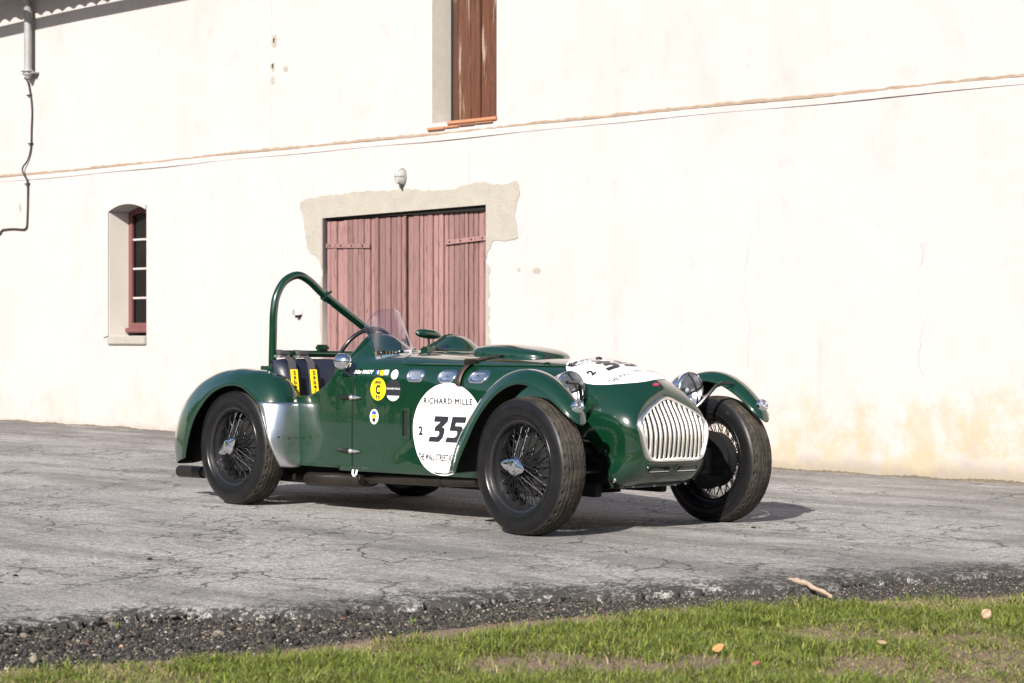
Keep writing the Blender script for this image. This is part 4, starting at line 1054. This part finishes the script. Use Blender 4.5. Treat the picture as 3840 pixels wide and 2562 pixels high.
for sgn in (-1, 1):
    rows = [[rf_pt(an, q, sgn) for q in np.linspace(0, 1, 20)] for an in np.linspace(-13, 191.5, 90)]
    o = MB().grid(rows).obj('rear_fender', 'paint', car, sharp=0); m_ = o.modifiers.new('s', 'SOLIDIFY'); m_.thickness = .004; m_.offset = -1 if sgn < 0 else 1
    MB().tube([r[-1] for r in rows], .006, 6).obj('fender_edge', 'paint', o, sharp=0)
    for yy, mt in ((.577, 'black_matte'), (.566, 'paint')):
        MB().grid([[(r[0][0], sgn * yy, r[0][2]), (-2.54 + (r[0][0] + 2.54) * .35, sgn * yy, max(.24, .342 + (r[0][2] - .342) * .35))] for r in rows]).obj('wheel_well', mt, o, smooth=False)
    lin = [[rf_pt(an, q, sgn) for q in (.02, .3, .6, .85, .99)] for an in np.linspace(-12, 190, 60)]
    lin = [[(-2.54 + (x + 2.54) * .985, y, .342 + (z - .342) * .985) for x, y, z in r] for r in lin]; MB().grid(lin).obj('fender_lining', 'black_matte', o, sharp=0)
    G = []
    for q in np.linspace(.0, 1.0, 16):
        lo_, hi_ = 10., 60.
        for _ in range(30):
            md = (lo_ + hi_) / 2
            if rf_pt(md, q, sgn)[2] < .611: lo_ = md
            else: hi_ = md
        c_ = []
        for an in np.linspace(lo_, -12.5, 22):
            p = Vector(rf_pt(an, q, sgn)); d_ = Vector((math.cos(R_(an)), 0, math.sin(R_(an)))); c_.append(p + d_ * .004 + Vector((0, sgn * .003 * q, 0)))
        G.append(c_)
    g_ = MB().grid(G).obj('stone_guard', 'alu', o, sharp=0); m_ = g_.modifiers.new('s', 'SOLIDIFY'); m_.thickness = .003; m_.offset = 0
    for q, an in ((.45, 8), (.2, 8), (.75, 9)):
        p = Vector(rf_pt(an, q, sgn)) + Vector((.007, 0, 0)); MB().lathe([(.006, 0), (.005, .003), (0, .004)], 8, 'x', tuple(p)).obj('rivet', 'dark_metal', g_)

# --- wheels
def tyre_mesh():
    N = 288; prof = []
    # (radius, half width position) across the tread then sidewalls
    def row_tread(u): return .350 - .010 * abs(u) ** 2.4
    us = np.linspace(-1, 1, 57); P = []
    side = [(.3385, .0705), (.331, .0765), (.320, .0830), (.305, .0880), (.290, .0895), (.275, .0885), (.262, .0860), (.2605, .0875), (.256, .0870), (.2545, .0845), (.243, .0790), (.232, .0710), (.224, .0640), (.214, .0600)]
    for k in range(N):
        a = 2 * math.pi * k / N; row = []
        for r, y in side[::-1]: row.append((r, -y))
        for u in us:
            r = row_tread(u); zz = .022 * (abs(((k / 8.) % 2) - 1) * 2 - 1) * .9
            g = 0
            for c_ in (-.62, -.22, .22, .62):
                if abs(u - c_ - zz * 2.2) < .036: g = .0075
            if abs(u) > .80 and (k % 8) in (0, 1): g = max(g, .006)
            if abs(u) < .80 and (k % 4) == 0 and (int((u + 1) * 9) % 3 == 0): g = max(g, .003)
            row.append((r - g, u * .066))
        for r, y in side: row.append((r, y))
        P.append([(r * math.cos(a), y, r * math.sin(a)) for r, y in row])
    return MB().grid(P, close_u=True).data('tyre', 40)
def spoke_mesh():
    mb = MB(); n = 20
    def spoke(p, q): mb.tube([p, q], .0025, 4, caps=False)
    for k in range(n):
        for s_ in (-1, 1):
            a = 2 * math.pi * (k + .25 * s_) / n
            # outer row: nose of hub to outer rim edge
            b = a + s_ * .42
            spoke((.046 * math.cos(a), -.088, .046 * math.sin(a)), (.203 * math.cos(b), -.030, .203 * math.sin(b)))
            a2 = a + .16; b = a2 + s_ * .62
            spoke((.060 * math.cos(a2), .010, .060 * math.sin(a2)), (.200 * math.cos(b), -.005, .200 * math.sin(b)))
            a3 = a + .08; b = a3 - s_ * .5
            spoke((.058 * math.cos(a3), -.02, .058 * math.sin(a3)), (.203 * math.cos(b), .030, .203 * math.sin(b)))
    return mb.data('spokes', 0)
def spinner_mesh():
    mb = MB().lathe([(.044, -.082), (.047, -.092), (.046, -.104), (.040, -.110), (.038, -.116), (.030, -.119), (.028, -.124), (.0005, -.126)], 24, 'y')
    for s_ in (0, math.pi):
        P = []
        for t in np.linspace(0, 1, 8):
            L = .034 + .052 * t; hw = .026 * (1 - t) ** .6 + .007; th = .010 * (1 - .5 * t); yc = -.110 - .004 * t
            ring = [(L, yc + th * math.sin(q), hw * math.cos(q)) for q in np.linspace(0, 2 * math.pi, 10, endpoint=False)]
            P.append(ring)
        P.append([(.090, -.114, 0.)] * 10)
        c_, q_ = math.cos(s_), math.sin(s_); mb.grid([[(x * c_ - z * q_, y, x * q_ + z * c_) for x, y, z in r] for r in P], close_v=True)
    return mb.data('spinner', 40)
D_tyre, D_spk, D_spin = tyre_mesh(), spoke_mesh(), spinner_mesh()
D_rim = MB().lathe([(.232, -.071), (.236, -.066), (.226, -.062), (.218, -.058), (.214, -.045), (.205, -.032), (.200, -.02), (.196, 0), (.200, .02), (.205, .032), (.214, .045), (.218, .058), (.226, .062), (.236, .066), (.232, .071), (.224, .066), (.213, .052), (.208, .04), (.202, .022), (.199, .0), (.203, -.02), (.209, -.035), (.216, -.05), (.222, -.066)], 64, 'y', close=True).data('rim', 40)
D_hub = MB().lathe([(.034, .05), (.066, .04), (.066, .0), (.050, -.03), (.047, -.07), (.050, -.082), (.050, -.094), (.036, -.098)], 28, 'y').data('wheel', 40)
D_drum = MB().lathe([(.0, -.005), (.12, -.005), (.150, .0), (.152, .012), (.152, .062), (.158, .064), (.158, .074), (.0, .078)], 40, 'y').data('brake_drum', 30)
wheels = []
for x, yv, st, sg in ((0, -.71, -.054, -1), (0, .71, -.054, 1), (-2.54, -.66, 0, -1), (-2.54, .66, 0, 1)):
    wb = put('wheel', D_hub, 'black', car, (x, yv, .342), (0, random.uniform(0, 6) * 0, st + (math.pi if sg > 0 else 0)))
    put('tyre', D_tyre, 'rubber', wb); put('rim', D_rim, 'black', wb); s_ = put('spokes', D_spk, 'spoke', wb); s_['kind'] = 'stuff'
    put('spinner', D_spin, 'chrome', wb, rot=(0, R_(8) if x == 0 else R_(-28), 0)); put('brake_drum', D_drum, 'black_matte', wb)
    MB().lathe([(.0, .079), (.150, .079), (.162, .076), (.162, .084), (.145, .088), (.06, .095), (.0, .10)], 40, 'y').obj('backing_plate', 'black', wb)

# --- headlights
def headlight(sgn):
    c_ = (.015, sgn * .455, .722)
    o = MB().lathe([(.001, -.135), (.022, -.130), (.055, -.105), (.080, -.065), (.092, -.03), (.096, -.005), (.100, .0), (.101, .012), (.096, .018), (.090, .016)], 36, 'x', c_).obj('headlight', 'chrome', car, sharp=50)
    MB().lathe([(.092, .012), (.080, .028), (.055, .042), (.03, .049), (.0005, .051)], 36, 'x', c_).obj('lens', 'lens', o, sharp=0)
    MB().lathe([(.091, .010), (.07, -.03), (.04, -.055), (.0005, -.065)], 32, 'x', c_).obj('reflector', 'alu', o, sharp=0)
    MB().lathe([(.001, .0), (.014, -.01), (.012, -.05)], 12, 'x', c_).obj('bulb', 'lampglass', o)
    for ax in (0, 1):
        P = []
        for t in np.linspace(-1, 1, 17):
            r = abs(t) * .096; hgt = interp(r, [(0, .0525), (.03, .0505), (.055, .0438), (.080, .030), (.092, .0145), (.097, .019)]); row = []
            for wv in (-.009, .009):
                wv *= .75; u, v_ = (t * .096, wv) if ax == 0 else (wv, t * .096); ca, sa = math.cos(.35), math.sin(.35)
                row.append((c_[0] + hgt + .0012, c_[1] + u * ca - v_ * sa, c_[2] + u * sa + v_ * ca))
            P.append(row)
        MB().grid(P).obj('tape_strip', 'tape', o, sharp=0)
    MB().tube([(c_[0] - .06, c_[1], c_[2] - .085), (c_[0] - .06, c_[1] - sgn * .02, c_[2] - .15), (c_[0] - .07, c_[1] - sgn * .09, c_[2] - .19)], .013, 10).obj('lamp_bracket', 'black', o)
    return o
headlight(-1); headlight(1)
# --- windscreen, mirrors, steering wheel
WS = []
for q in np.linspace(-1, 1, 25):
    y = -.305 + .150 * q; xb = -1.495 - .07 * q * q; zb = on_top(xb, y, 0).z - .004
    zt = 1.050 + .108 * (1 - abs(q) ** 4.5) - .015 * max(0, q); row = []
    for t in np.linspace(0, 1, 10): row.append((xb - .085 * t - .02 * t * t, y - .012 * t * q, zb + (zt - zb) * t))
    WS.append(row)
ws = MB().grid(WS).obj('windscreen', 'perspex', car, sharp=0); m_ = ws.modifiers.new('s', 'SOLIDIFY'); m_.thickness = .004; m_.offset = 0
strapm('windscreen_flange', 'chrome', [(r[0][0] + .004, r[0][1], r[0][2] + .012) for r in WS], .020, .004, (0, 0, 1)).parent = ws
for k in (2, 8, 14, 20): MB().lathe([(.006, 0), (.005, .005), (0, .006)], 8, 'x', (WS[k][0][0] + .006, WS[k][0][1], WS[k][0][2] + .012)).obj('screw', 'chrome', ws)
MB().tube([WS[0][k] for k in range(10)], .003, 6).obj('windscreen_edge', 'lens', ws)
# bullet mirror
mr = MB().lathe([(.001, .070), (.015, .067), (.032, .054), (.043, .034), (.0475, .008), (.048, -.012), (.045, -.020), (.040, -.020)], 28, 'x', (-1.63, -.632, .853)).obj('side_mirror', 'chrome', car, sharp=50)
MB().lathe([(.0, -.018), (.042, -.018)], 28, 'x', (-1.63, -.632, .853)).obj('mirror_glass', 'chrome', mr)
MB().tube([(-1.62, -.622, .818), (-1.60, -.60, .795), (-1.59, -.585, .785)], .010, 8).obj('mirror_stalk', 'dark_metal', mr)
# painted centre mirror
cm = Vector((-1.575, -.055, 1.020)); P = []
for t in np.linspace(-1, 1, 20):
    r = max(.02, (1 - abs(t) ** 2.8)) ** .5; P.append([(cm.x + .036 * r * math.cos(a) + .012, cm.y + .094 * t, cm.z + .028 * r * math.sin(a) - .006 * t) for a in np.linspace(0, 2 * math.pi, 16, endpoint=False)])
mo = MB().grid(P, close_v=True).obj('centre_mirror', 'paint', car, sharp=0)
MB().tube([(cm.x + .012, cm.y + .0, cm.z - .015), (cm.x + .02, cm.y, cm.z - .05), (cm.x + .022, cm.y - .01, .90)], .007, 8).obj('mirror_stalk', 'black', mo)
MB().box((cm.x - .005, cm.y - .045, .905), (cm.x + .05, cm.y + .025, .945), .008).obj('mirror_base', 'paint', mo)
MB().lathe([(.0005, .012), (.03, .010), (.062, .003), (.066, 0)], 24, 'z', (-1.42, -.085, ZC(-1.42))).obj('cap_plate', 'chrome', car)
# steering wheel
sw = Vector((-1.83, -.305, .868)); ax = Vector((-.90, 0, .42)).normalized(); qd = ax.to_track_quat('Z', 'Y')
def xf(mb): mb.v = [tuple(sw + qd @ Vector(p)) for p in mb.v]; return mb
P = [[((.197 + .0125 * math.cos(b)) * math.cos(a), (.197 + .0125 * math.cos(b)) * math.sin(a), .0125 * math.sin(b)) for b in np.linspace(0, 2 * math.pi, 10, endpoint=False)] for a in np.linspace(0, 2 * math.pi, 56, endpoint=False)]
so_ = xf(MB().grid(P, close_u=True, close_v=True)).obj('steering_wheel', 'black', car, sharp=0)
for a in (90, 200, 340):
    c_, s_ = math.cos(R_(a)), math.sin(R_(a)); xf(MB().tube([(.03 * c_, .03 * s_, -.015), (.12 * c_, .12 * s_, -.008), (.197 * c_, .197 * s_, 0)], .016, 8, flat=(1, .25))).obj('steering_spoke', 'black', so_)
xf(MB().lathe([(.0, .01), (.03, .008), (.035, -.01), (.02, -.04), (.02, -.35)], 16, 'z')).obj('steering_hub', 'black', so_)

# --- chassis, axles and exhaust
for sgn in (-1, 1):
    MB().box((-3.1, sgn * .30 - .028, .175), (-.02 if sgn > 0 else .08, sgn * .30 + .028, .245), .006).obj('chassis_rail', 'black_matte', car)
    MB().tube([(0, sgn * .04, .30), (0, sgn * .66, .335)], [.042, .030], 12).obj('swing_axle', 'dark_metal', car)
    MB().tube([(-.02, sgn * .60, .30), (-.75, sgn * .34, .24)], .018, 10).obj('radius_arm', 'black', car)
    MB().tube([(.03, sgn * .28, .44), (.02, sgn * .58, .30)], .028, 10).obj('damper', 'black', car)
    MB().lathe([(.055, -.07), (.06, -.03), (.06, .03), (.055, .07)], 16, 'z', (0, sgn * .60, .34)).obj('king_pin', 'dark_metal', car)
    ip = [[(x, sgn * (.29 - .05 * ((z - .46) / .15) * 0), z) for x in np.linspace(-.36, .20, 8)] for z in np.linspace(.40, .50, 6)]
    ip = [[(x, sgn * (.235 + .03 * math.cos((x + .06) * 4)), z) for x, y, z in r] for r in ip]
    MB().grid(ip).obj('inner_panel', 'paint', car, sharp=0)
    MB().box((-.42, sgn * .25 - .005, .23), (.20, sgn * .25 + .005, .45)).obj('inner_screen', 'black_matte', car, smooth=False)
MB().tube([(.08, -.50, .31), (.08, .50, .31)], .012, 8).obj('track_rod', 'black', car)
MB().tube([(-2.54, -.6, .342), (-2.54, .6, .342)], .045, 14).obj('rear_axle', 'black_matte', car)
MB().lathe([(.05, -.14), (.12, -.07), (.135, 0), (.12, .07), (.05, .14)], 18, 'y', (-2.54, 0, .342)).obj('differential', 'black_matte', car)
MB().box((-2.3, -.30, .16), (-.3, .30, .22), .02).obj('undertray', 'black_matte', car)
ex = MB().tube(catmull([(-.45, -.40, .235), (-.8, -.455, .215), (-1.2, -.47, .205), (-1.5, -.47, .198), (-1.55, -.47, .192), (-2.05, -.47, .168), (-2.4, -.47, .165), (-2.7, -.50, .165), (-3.1, -.50, .152), (-3.40, -.50, .148)], 5), .030, 14).obj('exhaust_pipe', 'exhaust', car, sharp=60)
P = []
for x in (-2.10, -2.095, -2.07, -1.60, -1.575, -1.57):
    k = {-2.10: .2, -2.095: .85, -2.07: 1, -1.60: 1, -1.575: .85, -1.57: .2}[x]; z0 = .175 + (x + 1.85) * .035
    P.append([(x, -.47 + .085 * k * math.copysign(abs(math.cos(a)) ** .7, math.cos(a)), z0 + .044 * k * math.copysign(abs(math.sin(a)) ** .7, math.sin(a))) for a in np.linspace(0, 2 * math.pi, 24, endpoint=False)])
MB().grid(P, close_v=True).obj('silencer', 'exhaust', ex, sharp=40)
for x in (-.95, -1.12): MB().tube([(x - .012, -.462, .211), (x + .012, -.46, .212)], .038, 14).obj('exhaust_clamp', 'dark_metal', ex)
tp = MB().tube([(-3.18, -.50, .150), (-3.44, -.50, .146)], .038, 16, caps=False).obj('tail_pipe', 'exhaust', ex)
MB().lathe([(.0, 0), (.036, 0)], 16, 'x', (-3.40, -.50, .146)).obj('pipe_bore', 'black_matte', ex)
ty = catmull([(-1.56, -.60, .245), (-1.55, -.61, .225), (-1.535, -.61, .212), (-1.52, -.61, .225), (-1.525, -.60, .245)], 5); MB().tube(ty, .006, 6).obj('tow_eye', 'white', car)
MB().tube([(.06, -.44, .30), (.06, -.48, .24)], .022, 10).obj('yellow_spring_cover', 'yellow', car)

# ------------------------------------------------------------------ verge: gravel, grass, fallen bits
def tint_attr(me, cols):
    a = me.color_attributes.new('tint', 'FLOAT_COLOR', 'POINT'); c_ = np.ones((len(me.vertices), 4), np.float32); c_[:, :3] = cols; a.data.foreach_set('color', c_.ravel())
def fast_mesh(name, V, loops, nper):
    me = bpy.data.meshes.new(name); nf = len(loops) // nper
    me.vertices.add(len(V)); me.vertices.foreach_set('co', np.asarray(V, np.float32).ravel())
    me.loops.add(len(loops)); me.loops.foreach_set('vertex_index', np.asarray(loops, np.int32))
    me.polygons.add(nf); me.polygons.foreach_set('loop_start', np.arange(0, nf * nper, nper, dtype=np.int32))
    me.update(calc_edges=True); return me
CAMX = np.array([7.24, -7.572]); FWD = np.array([-.7317, .6816]); RGT = np.array([.6816, .7317])
def in_view(x, y, m=.34):
    d = np.stack([x, y], -1) - CAMX; Z = d @ FWD; X = d @ RGT; return (Z > 2.5) & (np.abs(X) < Z * m)
ICO = None
def gravel(n=46000):
    bmm = bmesh.new(); bmesh.ops.create_icosphere(bmm, subdivisions=1, radius=1); bmm.verts.index_update()
    bv = np.array([v.co[:] for v in bmm.verts]); bf = np.array([[v.index for v in f.verts] for f in bmm.faces]); bmm.free()
    y = rng.uniform(-8.5, 2.5, n * 3); a = np.array([eA(t) for t in y]); b = np.array([eB(t) for t in y])
    u = rng.beta(1.2, 1.3, n * 3); x = a - .12 + (b - a + .02) * u
    left = np.clip((-y - .5) / 3.0, 0.25, 1); keep = in_view(x, y, .36) & (rng.random(n * 3) < .55 + .45 * left); x, y, left, u = x[keep][:n], y[keep][:n], left[keep][:n], u[keep][:n]
    n = len(x)
    r = .0017 + .0024 * rng.random(n) + .0045 * left * rng.random(n) ** 8 + .013 * left * rng.random(n) ** 46
    z = zg(x, y) - .040 + r * .45 + .012 * (u < .12)
    V = bv[None] * (1 + rng.normal(0, .32, (n, len(bv), 1))) * r[:, None, None] * rng.uniform(.6, 1.25, (n, 1, 3)) * np.array([1, 1, .7])
    th = rng.uniform(0, 6.28, n); c_, s_ = np.cos(th), np.sin(th); X = V[..., 0] * c_[:, None] - V[..., 1] * s_[:, None]; Y = V[..., 0] * s_[:, None] + V[..., 1] * c_[:, None]
    V = np.stack([X + x[:, None], Y + y[:, None], V[..., 2] + z[:, None]], -1).reshape(-1, 3)
    F = (bf[None] + (np.arange(n) * len(bv))[:, None, None]).ravel()
    me = fast_mesh('gravel', V, F, 3)
    pal = np.array([(.020, .018, .017), (.045, .040, .036), (.085, .072, .060), (.17, .145, .12), (.32, .27, .22), (.26, .18, .11), (.20, .10, .07), (.4, .38, .34)]); pw = np.array([.38, .30, .18, .08, .025, .012, .004, .006]); pw /= pw.sum()
    ci = rng.choice(len(pal), n, p=pw); cl = pal[ci] * rng.uniform(.65, 1.15, (n, 1)); cl[r > .008] *= .55; tint_attr(me, np.repeat(cl, len(bv), 0))
    o = put('gravel', me, 'stone'); o['kind'] = 'stuff'; o['label'] = 'dark loose gravel and crumbled asphalt along the grass edge'
gravel()
def vnoise(x, y, s, seed):
    r = np.random.default_rng(seed); g = r.random((64, 64)); X = x * s + 100; Y = y * s + 100; i = np.floor(X).astype(int); j = np.floor(Y).astype(int); fx = X - i; fy = Y - j; fx = fx * fx * (3 - 2 * fx); fy = fy * fy * (3 - 2 * fy)
    q = lambda a, b: g[a % 64, b % 64]
    return q(i, j) * (1 - fx) * (1 - fy) + q(i + 1, j) * fx * (1 - fy) + q(i, j + 1) * (1 - fx) * fy + q(i + 1, j + 1) * fx * fy
def grass(n=240000):
    y = rng.uniform(-6.5, 1.2, n * 5); b = np.interp(y, [e[0] for e in EB], [e[1] for e in EB]); x = b - .10 + rng.uniform(0, 1, n * 5) ** 1.2 * 3.3
    keep = in_view(x, y, .33); x, y, b = x[keep], y[keep], b[keep]
    d = x - b; clump = .55 * vnoise(x, y, 2.3, 1) + .3 * vnoise(x, y, 6.5, 2) + .15 * vnoise(x, y, 19, 3)
    edge = np.clip((d - .06) / .22 + (vnoise(x, y, 5, 8) - .5) * 1.1, 0, 1)
    qx = (x - 2.86) * RGT[0] + (y + 3.25) * RGT[1]; qy = (x - 2.86) * FWD[0] + (y + 3.25) * FWD[1]
    hole = np.clip((np.hypot(qx / .55, qy / .22) - .65 + (vnoise(x, y, 7, 5) - .5) * .9) / .4, 0, 1); bare = np.clip((clump - .24) / .14, .75, 1) * (.10 + .9 * hole)
    keep = rng.random(len(x)) < edge * bare; x, y, d, clump = x[keep][:n], y[keep][:n], d[keep][:n], clump[keep][:n]; n = len(x)
    lush = np.clip((clump - .24) / .24, .28, 1)
    tuft = np.clip((vnoise(x, y, 11, 21) - .45) / .3, 0, 1); h_ = (.008 + .022 * lush + .024 * tuft * lush + .014 * rng.random(n)) * rng.uniform(.6, 1.25, n); wd = rng.uniform(.0010, .0024, n)
    th = rng.uniform(0, 6.283, n); ln = rng.uniform(.15, 1.5, n) * h_ * (1.5 - .6 * lush)
    dry = rng.random(n) > (.12 + .56 * lush); h_ = np.where(dry, h_ * rng.uniform(.25, .8, n), h_); ln = np.where(dry, rng.uniform(.015, .055, n), ln)
    dx, dy = np.cos(th), np.sin(th); px, py = -dy, dx
    z0 = zg(x, y) - .026
    V = np.zeros((n, 5, 3)); t1 = .5
    for k, (t, wk) in enumerate(((0, -1), (0, 1), (t1, .75), (t1, -.75), (1, 0))):
        bend = t * t; V[:, k, 0] = x + dx * ln * bend + px * wd * wk; V[:, k, 1] = y + dy * ln * bend + py * wd * wk; V[:, k, 2] = z0 + h_ * (t - .25 * bend)
    base = (np.arange(n) * 5)[:, None]
    me = bpy.data.meshes.new('grass'); F = np.concatenate([base + np.array([[0, 1, 2]]), base + np.array([[0, 2, 3]]), base + np.array([[3, 2, 4]])], 1).ravel()
    me = fast_mesh('grass', V.reshape(-1, 3), F, 3)
    g1 = np.array([.055, .095, .013]); g2 = np.array([.27, .32, .05]); st = np.array([.50, .41, .23]); st2 = np.array([.33, .26, .13])
    r = rng.random((n, 1)); cl = g1 * (1 - r) + g2 * r; r2 = rng.random((n, 1)); cl[dry] = (st * r2 + st2 * (1 - r2))[dry]
    cl *= rng.uniform(.55, 1.25, (n, 1)); C = np.repeat(cl[:, None], 5, 1); tint_attr(me, C.reshape(-1, 3))
    o = put('grass', me, 'grass'); o['kind'] = 'stuff'; o['label'] = 'short green and straw coloured grass on the verge'
grass()
# weeds sprouting in the gravel
def weed(x, y, label, hgt, n):
    o = MB(); rnd = random.Random(int(x * 1000))
    for k in range(n):
        a = 2 * math.pi * k / n + rnd.uniform(-.3, .3); L = hgt * rnd.uniform(.6, 1.1); wd = .004
        c_, s_ = math.cos(a), math.sin(a); P = []
        for t in (0, .35, .7, 1): P.append([(c_ * L * .6 * t ** 1.4 - s_ * wd * (1 - t) * s2, s_ * L * .6 * t ** 1.4 + c_ * wd * (1 - t) * s2, L * (t - .25 * t * t)) for s2 in (-1, 1)])
        o.grid(P)
    ob = o.obj('weed', 'weed', None, sharp=0, loc=(x, y, float(zg(x, y)) - .038)); tag(ob, label, 'weed'); return ob
M['weed'] = simple('weed_leaf', (.13, .24, .03), .55, var=.25)
weed(1.125, -3.372, 'bright green weed sprouting where a stone lip of the asphalt breaks', .055, 9)
weed(1.193, -3.17, 'thin upright weed in the gravel between the larger stones', .05, 5)
weed(.934, -3.908, 'small yellow green weed at the crumbled asphalt edge', .04, 7)
weed(1.112, -3.78, 'tiny low weed among brown pebbles', .032, 6)
weed(1.751, -2.949, 'lone weed sprig standing in dark gravel near the grass', .045, 4)
def leaf(x, y, mat, label, L, tilt, rz):
    P = []
    for t in np.linspace(0, 1, 9):
        wd = .42 * L * math.sin(math.pi * min(1, t * 1.02)) ** .8 + .001; P.append([(L * (t - .5), wd * s_, .25 * L * (abs(s_) * .5 + (t - .5) ** 2)) for s_ in (-1, -.5, 0, .5, 1)])
    o = MB().grid(P).obj('fallen_leaf', mat, None, sharp=0, loc=(x, y, float(zg(x, y)) + .006), rot=(R_(tilt), R_(-tilt * .6), rz)); m_ = o.modifiers.new('s', 'SOLIDIFY'); m_.thickness = .0008
    tag(o, label, 'leaf'); return o
M['leaf_orange'] = simple('orange_leaf', (.40, .19, .07), .6, var=.4, vscale=50); M['leaf_pale'] = simple('pale_leaf', (.36, .24, .17), .7, var=.25, vscale=50)
M['leaf_tan'] = simple('tan_leaf', (.34, .24, .14), .7, var=.3, vscale=50); M['leaf_red'] = simple('red_leaf', (.26, .09, .06), .6, var=.4, vscale=50)
leaf(3.067, -2.788, 'leaf_orange', 'curled orange leaf lying in the green grass', .042, 35, .6)
leaf(3.189, -1.485, 'leaf_pale', 'pale pinkish leaf standing on edge in the grass', .042, 70, 1.2)
leaf(3.353, -2.321, 'leaf_tan', 'flat tan leaf half buried in the grass', .038, 12, 2.0)
leaf(3.342, -2.931, 'leaf_red', 'small reddish leaf on the bare patch of grass', .030, 25, .2)
pts = catmull([(2.006, -1.14, -.012), (2.06, -1.166, .000), (2.12, -1.205, .003), (2.19, -1.238, .004), (2.25, -1.29, .000), (2.33, -1.322, -.006), (2.40, -1.365, -.014)], 2)
st = empty('fallen_stick', (2.2, -1.25, 0)); tag(st, 'pale dry stick lying across the gravel at the grass edge', 'stick')
MB().tube([(p.x - 2.2, p.y + 1.25, p.z) for p in pts], [(.014 - .0006 * k) * (1 + .18 * math.sin(k * 2.7)) for k in range(len(pts))], 8).obj('stem', 'stick', st)
# clods of loose asphalt on the yard
for x, y, r, lab in ((-.36, -2.701, .010, 'dark flake of loose asphalt lying flat on the yard'), (.433, .508, .010, 'black chip of asphalt in front of the far front tyre'), (-.232, -3.435, .009, 'small dark crumb on the yard beside the crumbled edge')):
    bmm = bmesh.new(); bmesh.ops.create_icosphere(bmm, subdivisions=2, radius=r); bmm.verts.index_update()
    v = [(q.co.x * 1.6 * (1 + random.uniform(-.2, .2)), q.co.y * 1.2 * (1 + random.uniform(-.2, .2)), q.co.z * .6) for q in bmm.verts]; f = [[q.index for q in fc.verts] for fc in bmm.faces]; bmm.free()
    tag(obj('asphalt_chip', v, f, 'black_matte', None, smooth=False, loc=(x, y, float(zg(x, y)) + r * .3)), lab, 'stone')

# woodland on the far side of the field, behind the viewer: it shows only in the car's paint and chrome
def woodland(n=20000):
    V = []; C = []; ang = math.atan2(-.6816, .7317)
    trees = []
    for k in range(110):
        a = R_(rng.uniform(-172, 22)); d = rng.uniform(40, 62); trees.append((d * math.cos(a), -3 + d * math.sin(a), rng.uniform(7, 13), rng.uniform(2.2, 3.8)))
    T = np.array(trees); ti = rng.integers(0, len(T), n); t = T[ti]
    p = rng.normal(0, 1, (n, 3)); p /= np.linalg.norm(p, axis=1)[:, None]; p *= rng.random((n, 1)) ** .4
    c0 = np.stack([t[:, 0] + p[:, 0] * t[:, 3], t[:, 1] + p[:, 1] * t[:, 3], t[:, 2] * .55 + p[:, 2] * t[:, 2] * .47], -1)
    a = rng.normal(0, 1, (n, 3)); b = rng.normal(0, 1, (n, 3)); s_ = rng.uniform(.3, .75, (n, 1)); a = a / np.linalg.norm(a, axis=1)[:, None] * s_; b = b / np.linalg.norm(b, axis=1)[:, None] * s_
    Q = np.stack([c0 - a - b, c0 + a - b, c0 + a + b, c0 - a + b], 1)
    col_ = np.array([.05, .075, .025]) * rng.uniform(.6, 1.5, (n, 1)); V = Q.reshape(-1, 3); C = np.repeat(col_, 4, 0)
    L = list(range(n * 4)); extra = []
    for x, y, h_, w_ in trees:
        k = len(V) ; 
    tv = []
    for x, y, h_, w_ in trees:
        for q in range(3):
            a1 = 2 * math.pi * q / 3; a2 = 2 * math.pi * (q + 1) / 3
            tv += [(x + .25 * math.cos(a1), y + .25 * math.sin(a1), -.1), (x + .25 * math.cos(a2), y + .25 * math.sin(a2), -.1), (x + .1 * math.cos(a2), y + .1 * math.sin(a2), h_ * .8), (x + .1 * math.cos(a1), y + .1 * math.sin(a1), h_ * .8)]
    V = np.concatenate([V, np.array(tv)]); C = np.concatenate([C, np.tile([[.06, .05, .04]], (len(tv), 1))])
    me = fast_mesh('woodland', V, list(range(len(V))), 4); tint_attr(me, C); o = put('woodland', me, 'leafcloud'); o['kind'] = 'stuff'; o['label'] = 'distant belt of trees across the field'
woodland()
